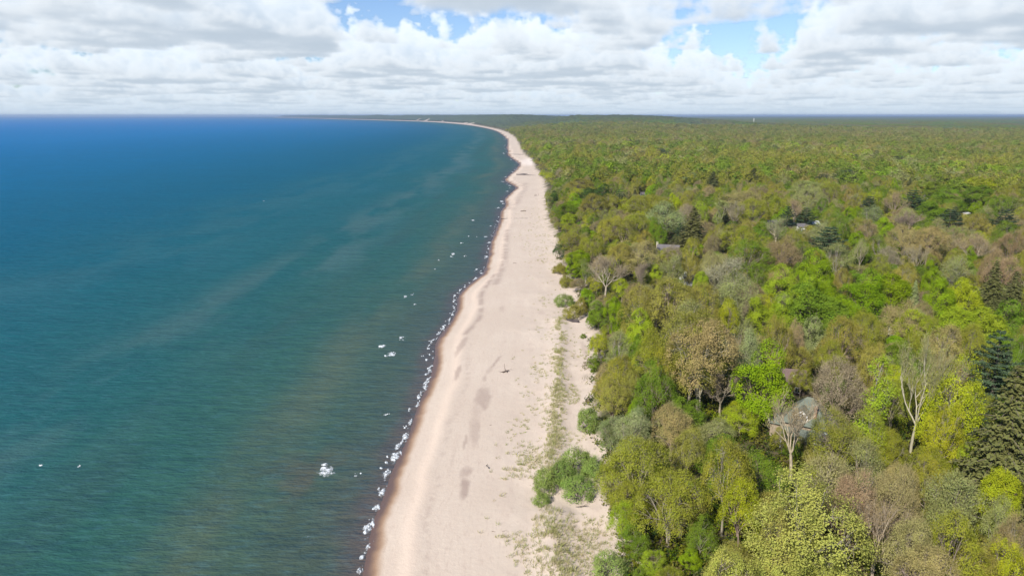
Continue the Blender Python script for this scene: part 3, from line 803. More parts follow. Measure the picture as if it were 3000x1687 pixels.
def conifer(seed, H, W, kind='pine'):
    rs = np.random.RandomState(seed)
    wood = Wood(); wood.limb(curve((0, 0, -1), (rs.uniform(-.2, .2), 0, H * .98), rs, wig=.012, n=10), H * .0165, .05, 7, .4)
    Cs, Ns, Ss = [], [], []
    z = H * (.22 if kind == 'pine' else .12)
    step = H * (.062 if kind == 'pine' else .036)
    while z < H * .985:
        f = (z - H * .1) / (H * .9)
        if kind == 'pine': L = W / 2 * min(1, 1.55 * (1 - f) ** .62) * rs.uniform(.72, 1.08); nb = rs.randint(5, 8)
        else: L = W / 2 * (1 - f) ** .82 * rs.uniform(.88, 1.08) + .25; nb = int(6 + 5 * (1 - f))
        a0 = rs.rand() * 6.28
        for b in range(nb):
            a = a0 + b * 6.283 / nb + rs.uniform(-.25, .25); l = L * rs.uniform(.72, 1.1)
            d = np.array([math.cos(a), math.sin(a), 0])
            if kind == 'pine': end = np.array([0, 0, z]) + d * l + np.array([0, 0, l * rs.uniform(.02, .22)])
            else: end = np.array([0, 0, z]) + d * l + np.array([0, 0, -l * rs.uniform(.18, .36)])
            zz = z + rs.uniform(-.3, .3)
            c = curve((0, 0, zz), end, rs, sag=-.05 if kind == 'pine' else .08, wig=.03, n=5)
            wood.limb(c, H * .0042, .02, 3)
            m = int((34 if kind == 'pine' else 20) * max(l, .6))
            t = rs.beta(2.2, 1.0, m) if kind == 'pine' else rs.uniform(.12, 1.0, m)
            ct = np.stack([np.interp(t, np.linspace(0, 1, 5), c[:, q]) for q in range(3)], 1)
            side = np.array([-d[1], d[0], 0])
            wd = (.30 if kind == 'pine' else .26) * l * (1.15 - t * .75) + .12
            ct += side * (rs.normal(size=m) * wd * .6)[:, None]
            ct[:, 2] += rs.normal(size=m) * (.13 if kind == 'pine' else .10) - (0 if kind == 'pine' else .10 * rs.rand(m) * l * .4)
            Cs.append(ct)
            Ns.append(np.array([0, 0, 1.]) + d * (.25 if kind == 'pine' else .55) + rs.normal(size=(m, 3)) * .42)
        z += step * rs.uniform(.8, 1.2)
    C = np.concatenate(Cs); Nr = np.concatenate(Ns); n = len(C)
    V, F = leaf_quads(C, Nr, .50 if kind == 'pine' else .46, rs, .55)
    return wood.mesh('trunk'), np_mesh('crown', V, [F], [LEAF], False, dict(v=np.repeat(rs.rand(n), 4), h=np.repeat(rs.rand(n), 4))), H, W

def bare_tree(seed, H, W, trunk_r=.30, fork=.30, dense=1.0, buds=1400, narrow=False):
    """limbs that fork four times down to thin twigs"""
    rs = np.random.RandomState(seed); wood = Wood(); tips = []; tw = []
    R = W / 2
    def grow(p, d, L, r, lev):
        n = 5; pts = [p]; dd = d.copy()
        for i in range(n):
            dd = dd + rs.normal(size=3) * .13 + np.array([0, 0, .05 + .05 * lev]); dd /= np.linalg.norm(dd)
            pts.append(pts[-1] + dd * L / n)
        pts = np.array(pts); r1 = r * (.55 if lev < 3 else .3)
        wood.limb(pts, r, r1, 6 if lev < 2 else (4 if lev < 3 else 3))
        if lev >= 3:
            tw.append(pts); return
        k = {0: rs.randint(3, 5), 1: rs.randint(4, 6), 2: rs.randint(5, 7)}[lev]
        for i in range(k):
            t = .35 + .65 * (i + rs.rand() * .5) / k
            q = np.array([np.interp(t, np.linspace(0, 1, n + 1), pts[:, c]) for c in range(3)])
            o = rs.normal(size=3); o -= dd * (o @ dd); o /= np.linalg.norm(o)
            ang = rs.uniform(.45, .85) if not narrow else rs.uniform(.25, .5)
            nd = dd * math.cos(ang) + o * math.sin(ang); nd /= np.linalg.norm(nd)
            grow(q, nd, L * rs.uniform(.52, .78), max(r * .52, .028), lev + 1)
    top = np.array([rs.uniform(-.4, .4), rs.uniform(-.4, .4), H * fork])
    wood.limb(curve((0, 0, -1.2), top, rs, wig=.03, n=7), trunk_r, trunk_r * .8, 7, .45)
    nm = rs.randint(4, 6)
    for i in range(nm):
        a = i * 6.283 / nm + rs.uniform(-.4, .4); sl = rs.uniform(.35, .75) if not narrow else rs.uniform(.12, .32)
        grow(top, np.array([math.cos(a) * math.sin(sl), math.sin(a) * math.sin(sl), math.cos(sl)]), H * .42, trunk_r * .55, 0)
    allp = np.concatenate([t for t in tw]); V0 = np.concatenate(wood.V)
    # squeeze to the asked height and width
    zs = (H - H * fork) / max(allp[:, 2].max() - H * fork, .1); xs = R / max(np.percentile(np.hypot(allp[:, 0], allp[:, 1]), 97), .1)
    def sq(V):
        V = V.copy(); k = V[:, 2] > H * fork
        f = sstep(V[:, 2], H * fork * .8, H * fork * 1.3)
        V[:, :2] *= (1 + (xs - 1) * f)[:, None]; V[k, 2] = H * fork + (V[k, 2] - H * fork) * zs
        return V
    wood.V = [sq(v) for v in wood.V]
    tips = np.concatenate([t[2:] for t in tw]); tips = sq(tips)
    n = int(2600 * dense)
    k = rs.randint(len(tips), size=n); A = tips[k] + rs.normal(size=(n, 3)) * .12
    dr = rs.normal(size=(n, 3)) * .7 + np.array([0, 0, .55]) + (A - np.array([0, 0, H * .45])) / H * 1.2; dr /= np.linalg.norm(dr, axis=1)[:, None]
    B = A + dr * (.5 + rs.rand(n) * 1.1)[:, None]
    V, F = strips(A, B, .045, rs)
    k = rs.randint(n, size=buds); C = B[k] + rs.normal(size=(buds, 3)) * .15
    V2, F2 = leaf_quads(C, rs.normal(size=(buds, 3)) + np.array([0, 0, .5]), .22, rs)
    vs = np.concatenate([np.repeat(rs.rand(n), 4), np.repeat(rs.rand(buds), 4)])
    crown = np_mesh('crown', np.concatenate([V, V2]), [np.concatenate([F, F2 + len(V)])], [LEAF, TWIG], False, dict(v=vs, h=np.full(len(vs), .5)),
                    np.concatenate([np.ones(n), np.zeros(buds)]))
    return wood.mesh('trunk'), crown, H, W

KINDS = {
    'maple':  [broadleaf(100 + i, 18, 13, 2.5, 13, 230, 72, .31, .60, .85, 'egg', .34, .55, fork=.22, tier=.55, inner=700) for i in range(4)],
    'loose':  [broadleaf(120 + i, 18, 15, 4.0, 11, 190, 84, .255, .62, .75, 'dome', .36, .45, gap=.06, fork=.34, tier=.35, inner=500, twigs=500) for i in range(4)],
    'oak':    [broadleaf(140 + i, 18, 17, 5.5, 12, 290, 52, .26, .60, .62, 'dome', .40, .7, gap=.03, twigs=1500, twig_w=.045, twig_l=1.0, fork=.30, stems=1 + i % 2, lower=-.1, tier=.5, inner=300) for i in range(4)],
    'bud':    [broadleaf(160 + i, 17, 14, 5.0, 10, 210, 44, .24, .62, .7, 'dome', .32, .55, twigs=2800, twig_w=.05, twig_l=1.3, fork=.30, lower=-.2, tier=.4, inner=200) for i in range(3)],
    'sage':   [broadleaf(180 + i, 19, 11, 5.0, 10, 210, 42, .25, .60, .95, 'egg', .28, .3, gap=.05, twigs=1400, twig_w=.045, fork=.30, tier=.2, inner=250) for i in range(4)],
    'tall':   [broadleaf(200 + i, 21, 6.5, 3.0, 9, 150, 44, .28, .50, 1.2, 'tall', .24, .3, gap=.04, twigs=400, fork=.3, tier=.2, inner=200) for i in range(2)],
    'bare':   [bare_tree(220 + i, 17, 13, .34, .28, 1.0, 1300) for i in range(3)],
    'dead':   [bare_tree(230, 20, 9, .30, .34, .30, 250, True), bare_tree(231, 14, 9, .30, .24, .25, 0)],
    'pine':   [conifer(240 + i, 23, 14, 'pine') for i in range(3)],
    'spruce': [conifer(250 + i, 21, 10, 'spruce') for i in range(2)],
    'shrub':  [broadleaf(260 + i, 4.2, 7.0, .4, 12, 130, 40, .22, .34, .9, 'egg', .10, .3, gap=.12, twigs=700, twig_w=.04, twig_l=.8, fork=.22, stems=4, tier=.25, inner=150) for i in range(3)],
}
NAME = dict(maple='leafy_tree', loose='young_leaf_tree', oak='domed_oak_tree', bud='budding_tree', sage='poplar_tree', tall='slender_tree', bare='bare_tree', dead='bare_tree',
            pine='pine_tree', spruce='spruce_tree', shrub='shrub')
TINT = dict(
    bright=((.205, .305, .012), 'bright green'), lime=((.285, .365, .024), 'lime green'), green=((.150, .222, .020), 'mid green'), dark=((.070, .120, .026), 'dark green'),
    olive=((.255, .268, .028), 'olive'), oliveb=((.245, .232, .038), 'olive brown'), gold=((.290, .265, .050), 'golden olive'), tan=((.330, .285, .110), 'tan'),
    pink=((.345, .260, .140), 'pinkish brown'), brown=((.255, .200, .100), 'brown'), sage=((.275, .300, .100), 'sage green'), silver=((.255, .310, .120), 'silvery green'),
    pale=((.375, .370, .080), 'pale lime'), yellow=((.325, .360, .018), 'yellow green'), pine=((.075, .112, .055), 'blue green'), spruce=((.130, .135, .045), 'dark olive'),
    grey=((.300, .265, .170), 'grey'), purple=((.215, .165, .140), 'purplish grey'), grass=((.215, .290, .065), 'grey green'))
WOODC = dict(bare=(.37, .315, .245), dead=(.36, .30, .225), oak=(.30, .255, .195), loose=(.26, .22, .17), maple=(.16, .135, .10), pine=(.17, .14, .11), spruce=(.18, .15, .12), sage=(.36, .33, .27),
             bud=(.27, .225, .175), tall=(.36, .33, .27), shrub=(.20, .17, .13))

ZOOMS = dict(A=(1500, 550, .1941), B=(2000, 550, .1941), C=(2500, 550, .1941), D=(1700, 800, .2899), E=(2150, 760, .2346), F=(2550, 760, .2346), G=(2550, 1100, .2346),
             H=(2050, 1380, .2119), I=(1500, 1187, .345), J=(2250, 1187, .345), K=(1500, 700, .345), L=(2250, 700, .345), S=(0, 0, 1.0))
# (view, x of the crown, y of its top, width, kind, tint, height or None, foot (x, y) or None)
HERO = [
 ('D', 640, 110, 420, 'oak', 'gold', 18, 0), ('D', 930, 20, 560, 'oak', 'gold', 20, 0), ('D', 1250, 110, 380, 'oak', 'gold', 17, 0), ('D', 790, 170, 260, 'bud', 'grey', 14, 0), ('D', 1050, 170, 240, 'bud', 'oliveb', 14, 0),
 ('D', 1100, 280, 440, 'sage', 'sage', 18, 0), ('D', 1300, 480, 650, 'oak', 'tan', None, (1190, 1430)), ('D', 1040, 395, 760, 'oak', 'oliveb', None, (1072, 1320)), ('D', 800, 560, 420, 'oak', 'olive', 17, 0),
 ('D', 1490, 985, 380, 'bare', 'purple', None, (1412, 1440)), ('D', 625, 370, 290, 'maple', 'lime', 13, 0), ('D', 190, 285, 200, 'maple', 'green', 9, 0), ('D', 350, 235, 190, 'maple', 'bright', 13, 0), ('D', 195, 590, 200, 'loose', 'yellow', 8, 0),
 ('D', 400, 570, 250, 'sage', 'sage', 12, 0), ('D', 600, 640, 200, 'maple', 'green', 11, 0), ('D', 430, 830, 320, 'oak', 'olive', 12, 0), ('D', 330, 1080, 340, 'oak', 'gold', 10, 0), ('D', 760, 900, 420, 'loose', 'green', 15, 0), ('D', 530, 990, 200, 'loose', 'gold', 10, 0),
 ('D', 560, 1240, 180, 'maple', 'bright', 8, 0), ('D', 135, 810, 115, 'maple', 'green', 5, 0), ('D', 940, 1305, 330, 'oak', 'tan', 11, 0), ('D', 590, 1350, 240, 'sage', 'silver', 9, 0), ('D', 1500, 265, 235, 'loose', 'yellow', 14, 0),
 ('D', 1600, 0, 400, 'sage', 'sage', 19, 0), ('D', 1240, -20, 150, 'maple', 'lime', 12, 0), ('D', 1680, 560, 240, 'sage', 'silver', None, (1650, 1300)), ('D', 1620, 1300, 280, 'loose', 'yellow', 5, 0), ('D', 860, 760, 260, 'loose', 'olive', 15, 0),
 ('A', 1430, 980, 560, 'bare', 'grey', 19, 0), ('A', 1640, 830, 500, 'oak', 'gold', 18, 0), ('A', 1950, 790, 520, 'oak', 'tan', 18, 0), ('A', 1500, 440, 440, 'oak', 'olive', 17, 0), ('A', 1850, 380, 480, 'oak', 'olive', 19, 0), ('A', 1680, 480, 520, 'oak', 'oliveb', 17, 0),
 ('A', 880, 385, 260, 'maple', 'lime', 11, 0), ('A', 970, 90, 280, 'maple', 'bright', 15, 0), ('A', 800, 230, 320, 'maple', 'green', 13, 0), ('A', 620, 50, 170, 'maple', 'dark', 14, 0), ('A', 1180, 0, 230, 'maple', 'dark', 15, 0), ('A', 730, 30, 200, 'loose', 'green', 13, 0),
 ('A', 1240, 90, 420, 'oak', 'oliveb', 17, 0), ('A', 1500, 80, 360, 'oak', 'oliveb', 17, 0), ('A', 900, 680, 420, 'loose', 'oliveb', 12, 0), ('A', 1220, 690, 400, 'loose', 'olive', 15, 0), ('A', 725, 850, 190, 'loose', 'dark', 8, 0), ('A', 1030, 930, 360, 'maple', 'bright', 13, 0),
 ('A', 930, 1080, 230, 'maple', 'bright', 9, 0), ('A', 740, 1140, 170, 'shrub', 'oliveb', 5.5, 0), ('A', 810, 1310, 170, 'shrub', 'oliveb', 5, 0), ('A', 560, 110, 110, 'tall', 'sage', 14, 0), ('A', 1750, 160, 280, 'loose', 'yellow', 15, 0), ('A', 2460, 90, 220, 'maple', 'yellow', 18, 0),
 ('A', 2330, 205, 540, 'sage', 'silver', 22, 0), ('A', 2200, 500, 260, 'maple', 'green', 17, 0), ('A', 2030, 640, 260, 'loose', 'gold', 15, 0), ('A', 1960, 130, 440, 'oak', 'olive', 18, 0), ('A', 760, 640, 130, 'maple', 'green', 6, 0), ('A', 2190, 1150, 190, 'maple', 'lime', 9, 0),
 ('A', 1960, 1110, 340, 'bare', 'purple', 13, 0), ('A', 2440, 1010, 320, 'sage', 'sage', 15, 0), ('A', 1120, 1060, 220, 'sage', 'green', 13, 0),
 ('B', 180, 280, 420, 'spruce', 'spruce', 24, 0), ('B', 290, 200, 230, 'loose', 'lime', 19, 0), ('B', 575, 180, 200, 'tall', 'sage', 21, 0), ('B', 800, 190, 280, 'bare', 'grey', 19, 0), ('B', 1080, 150, 440, 'oak', 'olive', 20, 0), ('B', 1390, 100, 420, 'loose', 'olive', 19, 0),
 ('B', 1720, 150, 330, 'bare', 'pink', 20, 0), ('B', 1440, 430, 440, 'bare', 'silver', 17, 0), ('B', 2240, 560, 540, 'pine', 'pine', 20, 0), ('B', 2140, 470, 330, 'sage', 'sage', 18, 0), ('B', 850, 570, 560, 'loose', 'olive', 17, 0), ('B', 1010, 800, 600, 'loose', 'green', 16, 0),
 ('B', 1560, 750, 460, 'bud', 'brown', 18, 0), ('B', 2050, 930, 460, 'maple', 'bright', 18, 0), ('B', 1520, 1170, 440, 'maple', 'lime', 17, 0), ('B', 2000, 1290, 440, 'maple', 'bright', 16, 0), ('B', 290, 1270, 200, 'maple', 'lime', 9, 0), ('B', 700, 1050, 520, 'sage', 'grey', 18, 0),
 ('B', 130, 960, 270, 'loose', 'gold', 15, 0), ('B', 150, 740, 260, 'oak', 'olive', 15, 0), ('B', 450, 690, 240, 'bud', 'brown', 15, 0), ('B', 470, 960, 380, 'oak', 'tan', 16, 0), ('B', 2360, 830, 400, 'sage', 'sage', 17, 0), ('B', 1920, -10, 500, 'oak', 'sage', 20, 0), ('B', 2440, 1190, 260, 'loose', 'gold', 14, 0),
 ('B', 1150, 1150, 280, 'loose', 'green', 14, 0), ('B', 2250, -60, 420, 'oak', 'olive', 20, 0), ('B', 1600, 260, 260, 'pine', 'pine', 17, 0), ('B', 640, 300, 220, 'spruce', 'spruce', 15, 0), ('B', 1880, 280, 320, 'pine', 'pine', 16, 0),
 ('C', 660, 50, 300, 'bare', 'pink', 20, 0), ('C', 555, 140, 200, 'bud', 'olive', 15, 0), ('C', 930, 10, 360, 'pine', 'pine', 21, 0), ('C', 260, 120, 310, 'pine', 'pine', 17, 0), ('C', 300, 260, 270, 'sage', 'silver', 16, 0), ('C', 480, 450, 300, 'maple', 'bright', 15, 0),
 ('C', 240, 480, 320, 'bud', 'brown', 16, 0), ('C', 850, 350, 460, 'bare', 'purple', 16, 0), ('C', 1200, 210, 460, 'maple', 'green', 17, 0), ('C', 1420, -20, 440, 'maple', 'green', 20, 0), ('C', 1880, -40, 480, 'maple', 'green', 20, 0), ('C', 1480, 300, 420, 'pine', 'pine', 18, 0),
 ('C', 1850, 380, 420, 'loose', 'gold', 16, 0), ('C', 2320, 330, 400, 'pine', 'pine', 19, 0), ('C', 2350, 120, 440, 'loose', 'green', 19, 0), ('C', 820, 560, 460, 'oak', 'tan', 20, 0), ('C', 1180, 570, 500, 'oak', 'tan', 20, 0), ('C', 420, 700, 280, 'sage', 'green', 15, 0),
 ('C', 140, 770, 230, 'bare', 'sage', 16, 0), ('C', 1850, 680, 430, 'bare', 'pink', 18, 0), ('C', 1810, 880, 190, 'maple', 'bright', 13, 0), ('C', 2400, 640, 400, 'bud', 'brown', 18, 0), ('C', 2300, 1030, 460, 'bud', 'pink', 17, 0), ('C', 2180, 1090, 400, 'spruce', 'spruce', 22, 0),
 ('C', 1600, 1030, 480, 'sage', 'sage', 17, 0), ('C', 1220, 1100, 250, 'maple', 'bright', 15, 0), ('C', 450, 1010, 290, 'loose', 'olive', 14, 0), ('C', 2350, 500, 400, 'loose', 'green', 17, 0), ('C', 560, 880, 320, 'bud', 'grey', 14, 0), ('C', 1000, 850, 300, 'bare', 'grey', 15, 0),
 ('E', 1050, 330, 620, 'maple', 'green', 17, 0), ('E', 900, 170, 260, 'maple', 'lime', 16, 0), ('E', 1650, 130, 420, 'maple', 'bright', 17, 0), ('E', 340, 480, 280, 'maple', 'lime', 14, 0), ('E', 1020, 710, 330, 'maple', 'silver', 14, 0), ('E', 560, 720, 360, 'loose', 'gold', 16, 0),
 ('E', 790, 760, 220, 'bud', 'pink', 14, 0), ('E', 1400, 720, 500, 'oak', 'gold', 16, 0), ('E', 1700, 640, 360, 'loose', 'olive', 15, 0), ('E', 390, 1030, 520, 'maple', 'bright', 18, 0), ('E', 800, 1060, 440, 'loose', 'gold', 9, 0), ('E', 1350, 1220, 600, 'bud', 'grey', 16, 0), ('E', 200, 750, 330, 'sage', 'sage', 17, 0),
 ('E', 1760, 1060, 340, 'loose', 'gold', 14, 0), ('E', 620, 400, 300, 'maple', 'lime', 15, 0), ('E', 150, 330, 330, 'bare', 'grey', 16, 0), ('E', 1250, 1000, 360, 'loose', 'olive', 12, 0),
 ('F', 300, 170, 430, 'maple', 'bright', 17, 0), ('F', 900, 230, 340, 'maple', 'bright', 17, 0), ('F', 1220, 225, 310, 'maple', 'yellow', 17, 0), ('F', 575, 250, 150, 'spruce', 'silver', 13, 0), ('F', 450, 540, 520, 'bud', 'tan', 15, 0), ('F', 560, 610, 420, 'loose', 'yellow', 14, 0),
 ('F', 1150, 600, 420, 'maple', 'lime', 15, 0), ('F', 1480, 590, 420, 'maple', 'lime', 15, 0), ('F', 960, 790, 420, 'oak', 'tan', 17, 0), ('F', 1260, 800, 440, 'oak', 'olive', 17, 0), ('F', 1640, 870, 520, 'pine', 'pine', 22, 0), ('F', 530, 920, 600, 'bare', 'sage', None, (505, 2479)),
 ('F', 1800, 500, 360, 'maple', 'green', 16, 0), ('F', 1840, 130, 340, 'spruce', 'spruce', 21, 0), ('F', 60, 1040, 320, 'loose', 'gold', 14, 0), ('F', 1880, 900, 300, 'loose', 'green', 15, 0), ('F', 1550, 470, 300, 'spruce', 'spruce', 13, 0),
 ('G', 1120, -240, 620, 'loose', 'yellow', 20, 0), ('G', 1000, 330, 420, 'loose', 'yellow', 15, 0), ('G', 1880, -170, 820, 'spruce', 'spruce', 25, 0), ('G', 130, -190, 360, 'tall', 'lime', 20, 0), ('G', 1700, 1200, 520, 'maple', 'yellow', 11, 0), ('G', 1060, 1220, 480, 'sage', 'sage', 14, 0),
 ('G', 400, 1080, 420, 'oak', 'tan', 11, 0), ('G', 780, 1000, 380, 'loose', 'olive', 11, 0), ('G', 1290, 800, 260, 'loose', 'lime', 10, 0), ('G', 300, 720, 300, 'loose', 'olive', 8, 0), ('G', 1780, 500, 420, 'spruce', 'spruce', 17, 0),
 ('I', 1080, 260, 540, 'oak', 'olive', 15, 0), ('I', 1200, 560, 520, 'oak', 'olive', None, (1330, 1210)), ('I', 1440, 700, 360, 'oak', 'gold', None, (1430, 1160)), ('I', 1800, 260, 440, 'oak', 'olive', None, (1790, 1110)), ('I', 1370, 0, 320, 'oak', 'tan', 11, 0), ('I', 1960, 610, 330, 'loose', 'yellow', 12, 0),
 ('I', 1210, 1230, 220, 'loose', 'lime', 4, 0), ('I', 1060, 1010, 240, 'loose', 'green', 6, 0), ('I', 1520, 1225, 150, 'maple', 'bright', 3, 0), ('I', 1880, 1220, 460, 'loose', 'pale', 12, 0), ('I', 960, 790, 250, 'loose', 'lime', 8, 0), ('I', 850, 90, 210, 'sage', 'silver', 8, 0), ('I', 1030, 60, 260, 'sage', 'silver', 11, 0),
 ('I', 560, 370, 300, 'shrub', 'grass', 5.5, 0), ('I', 290, 550, 230, 'shrub', 'grass', 4.4, 0), ('I', 560, 600, 300, 'shrub', 'grass', 4.2, 0), ('I', 700, 430, 190, 'shrub', 'grass', 5.5, 0), ('I', 420, 470, 220, 'shrub', 'grass', 5, 0), ('I', 250, 740, 160, 'shrub', 'grass', 2.2, 0),
 ('I', 780, 555, 150, 'dead', 'brown', None, (832, 890)), ('I', 650, 20, 200, 'shrub', 'grass', 5.5, 0), ('I', 850, 1262, 330, 'shrub', 'grass', 4.0, 0), ('I', 1100, 1360, 160, 'shrub', 'green', 3, 0), ('I', 1620, 950, 240, 'loose', 'green', 7, 0), ('I', 900, 420, 280, 'loose', 'olive', 11, 0),
 ('I', 1500, 180, 300, 'loose', 'gold', 11, 0), ('I', 1950, 20, 300, 'loose', 'yellow', 6, 0), ('I', 1010, 620, 300, 'loose', 'olive', 10, 0),
 ('J', 235, 635, 860, 'loose', 'pale', None, (250, 1560)), ('J', 100, 900, 300, 'loose', 'pale', 13, 0), ('J', 185, -90, 380, 'dead', 'brown', None, (180, 660)), ('J', 560, 400, 420, 'bud', 'tan', 14, 0), ('J', 750, 560, 360, 'bud', 'pink', 14, 0), ('J', 900, 300, 330, 'sage', 'sage', 14, 0), ('J', 1130, 540, 380, 'bud', 'tan', 14, 0),
 ('J', 1620, 570, 440, 'sage', 'sage', 14, 0), ('J', 940, 730, 460, 'dead', 'brown', None, (872, 1500)), ('J', 1250, 960, 460, 'oak', 'tan', 13, 0), ('J', 1620, 940, 420, 'loose', 'olive', 13, 0), ('J', 1380, 1200, 480, 'oak', 'tan', 12, 0), ('J', 2060, 1130, 300, 'loose', 'yellow', 11, 0), ('J', 2020, 770, 250, 'sage', 'sage', 12, 0),
 ('J', 170, 1160, 420, 'loose', 'pale', 9, 0), ('J', 2110, 900, 260, 'bud', 'tan', 12, 0), ('J', 520, 1110, 300, 'loose', 'pale', 9, 0), ('J', 1800, 1150, 360, 'loose', 'gold', 10, 0), ('J', 620, 60, 420, 'bud', 'olive', 12, 0), ('J', 930, 20, 260, 'sage', 'lime', 12, 0),
 ('J', 1400, 380, 360, 'loose', 'olive', 9, 0), ('J', 1000, 200, 260, 'loose', 'olive', 8, 0),
 ('K', 450, 470, 170, 'shrub', 'grass', 4.5, 0), ('K', 530, 560, 190, 'shrub', 'oliveb', 5, 0), ('K', 590, 500, 120, 'shrub', 'oliveb', 6, 0), ('K', 480, 330, 140, 'shrub', 'oliveb', 4, 0), ('K', 400, 215, 110, 'shrub', 'oliveb', 4, 0), ('K', 640, 420, 130, 'maple', 'bright', 8, 0),
 ('K', 720, 600, 130, 'maple', 'green', 6, 0), ('K', 560, 330, 120, 'bud', 'brown', 6, 0), ('K', 605, 800, 55, 'shrub', 'green', 1.6, 0), ('K', 1330, 100, 160, 'loose', 'olive', 12, 0),
 ('S', 2296, 1252, 56, 'loose', 'olive', 6, 0), ('S', 2346, 1274, 56, 'loose', 'gold', 5, 0), ('S', 2452, 1246, 60, 'bud', 'olive', 9, 0), ('S', 2392, 1300, 64, 'loose', 'gold', 6, 0), ('S', 2330, 1290, 50, 'loose', 'green', 4, 0),
 ('S', 1968, 716, 56, 'bud', 'grey', 13, 0), ('S', 1940, 734, 44, 'loose', 'olive', 9, 0), ('S', 2352, 1075, 60, 'loose', 'olive', 8, 0),
 # farther named crowns
 ('S', 1640, 492, 34, 'bare', 'grey', 15, 0), ('S', 1748, 494, 52, 'bare', 'grey', 17, 0), ('S', 1760, 540, 60, 'maple', 'dark', 17, 0), ('S', 1800, 470, 90, 'maple', 'green', 20, 0), ('S', 1700, 520, 80, 'oak', 'oliveb', 16, 0), ('S', 2020, 505, 60, 'maple', 'silver', 17, 0),
 ('S', 2090, 500, 90, 'spruce', 'spruce', 22, 0), ('S', 2210, 490, 90, 'spruce', 'spruce', 22, 0), ('S', 2310, 482, 50, 'spruce', 'spruce', 20, 0), ('S', 2470, 498, 110, 'pine', 'pine', 20, 0), ('S', 2370, 530, 150, 'oak', 'sage', 19, 0), ('S', 2640, 492, 60, 'bare', 'pink', 18, 0), ('S', 2770, 505, 60, 'pine', 'pine', 18, 0),
 ('S', 2880, 520, 140, 'maple', 'yellow', 19, 0), ('S', 2760, 535, 90, 'maple', 'green', 17, 0), ('S', 2180, 560, 130, 'oak', 'tan', 19, 0), ('S', 2020, 600, 70, 'bud', 'grey', 17, 0), ('S', 1930, 570, 100, 'oak', 'olive', 19, 0),
]

TREES = []       # dict(kind, tint, x, y, z, H, W, hero)
for v, hx, hy, hw, kind, tint, H, foot in HERO:
    ox, oy, k = ZOOMS[v]
    X, Y, Wp = ox + hx * k, oy + hy * k, hw * k * (1.08 if kind == 'shrub' else 1.45 if kind == 'spruce' else 1.4 if kind == 'maple' and v in 'BEF' else 1.2)
    if H and v in 'DEGHIJ' and kind != 'shrub': H *= 1.12
    if foot:
        fx, fy = ox + foot[0] * k, oy + foot[1] * k
        g = 7.0
        for _ in range(4):
            p = bp(fx, fy, g); g = gz(p[0], p[1])
        u = (Y - 843.5) / 2000; fw = CP - u * SP; t = p[1] / fw
        H = CAM_Z - (SP + u * CP) * t - g
        if not 6 < H < 32: print('hero height', v, hx, hy, H); H = min(max(H, 6), 30)
    else:
        g = 8.0
        for _ in range(6):
            p = bp(X, Y, g + H); g = .5 * g + .5 * gz(p[0], p[1])
        p = bp(X, Y, g + H)
    d = p[1] * CP - (g + H * .6 - CAM_Z) * SP
    TREES.append(dict(kind=kind, tint=tint, x=p[0], y=p[1], z=gz(p[0], p[1]), H=H, W=Wp / 2000 * d, hero=True))
# ------------------------------------------------------------------ things that must stay in view from above: roofs and feet of trunks
ROOFS = [(2366, 1190, 150), (2420, 1270, 60), (2312, 1090, 70), (2330, 660, 130), (1960, 722, 90), (2018, 806, 60), (2618, 958, 16), (2718, 574, 14), (2832, 626, 14), (1883, 567, 12),
         (2045, 1150, 40), (2013, 1130, 40), (2110, 1185, 30), (2670, 1290, 40), (2312, 1330, 30), (1960, 1560, 40), (2115, 1540, 40), (1990, 1540, 30)]
def roof_dist(X, Y):
    v = (Y - 843.5) / 2000
    return (CAM_Z - 10) / (SP + v * CP) * (CP - v * SP)
KEEP = [(X, Y, w, roof_dist(X, Y)) for X, Y, w in ROOFS]
HOUSE_SPOTS = [bp(2372, 1240, 12)[:2], bp(2425, 1275, 10)[:2], bp(2310, 1095, 12)[:2], bp(2350, 662, 10)[:2], bp(1962, 725, 12)[:2], bp(2020, 808, 12)[:2]]

def boxpx(t):
    X, Y, d = to_px((t['x'], t['y'], t['z'] + t['H']))
    X2, Y2, d2 = to_px((t['x'], t['y'], t['z'] + .15 * t['H']))
    w = t['W'] * 2000 / d * .5
    return X, Y, Y2, w, d
for t in TREES: t['px'] = boxpx(t)
hero_pts = []
for t in TREES:
    X, Y, Y2, w, d = t['px']; h = Y2 - Y
    hero_pts.append((X, Y + .30 * h, t['y'], w))
    if w > 26: hero_pts += [(X - .55 * w, Y + .38 * h, t['y'], w * .3), (X + .55 * w, Y + .38 * h, t['y'], w * .3), (X, Y + .62 * h, t['y'], w * .5)]
hero_pts = np.array(hero_pts)
def palette(x, y, far, r):
    a = vnoise(np.array(x / 42.), np.array(y / 42.)); b = vnoise(np.array(x / 90. + 50), np.array(y / 90. + 7)); q = r.rand()
    if far: q = .36 * q + .64 * float(vnoise(np.array(x / 95. + 9), np.array(y / 130. + 3))); q = min(max((q - .5) * 1.55 + .5, 0), .999)
    T = ([('oak', 'olive', .19), ('loose', 'olive', .13), ('maple', 'green', .15), ('loose', 'green', .09), ('maple', 'bright', .06), ('sage', 'sage', .06), ('loose', 'gold', .06), ('oak', 'oliveb', .10),
          ('bud', 'tan', .05), ('bud', 'brown', .03), ('pine', 'pine', .045), ('bare', 'grey', .025), ('loose', 'yellow', .02)] if far else
         [('oak', 'olive', .14), ('loose', 'olive', .15), ('loose', 'green', .12), ('maple', 'green', .10), ('maple', 'bright', .05), ('loose', 'gold', .10), ('sage', 'sage', .11), ('bud', 'tan', .07),
          ('bud', 'brown', .05), ('pine', 'pine', .03), ('loose', 'yellow', .05), ('spruce', 'spruce', .03)])
    tot = sum(p[2] for p in T); q *= tot
    for k, c, p in T:
        q -= p
        if q <= 0: break
    return k, c
fill = []
fr = np.random.RandomState(77)
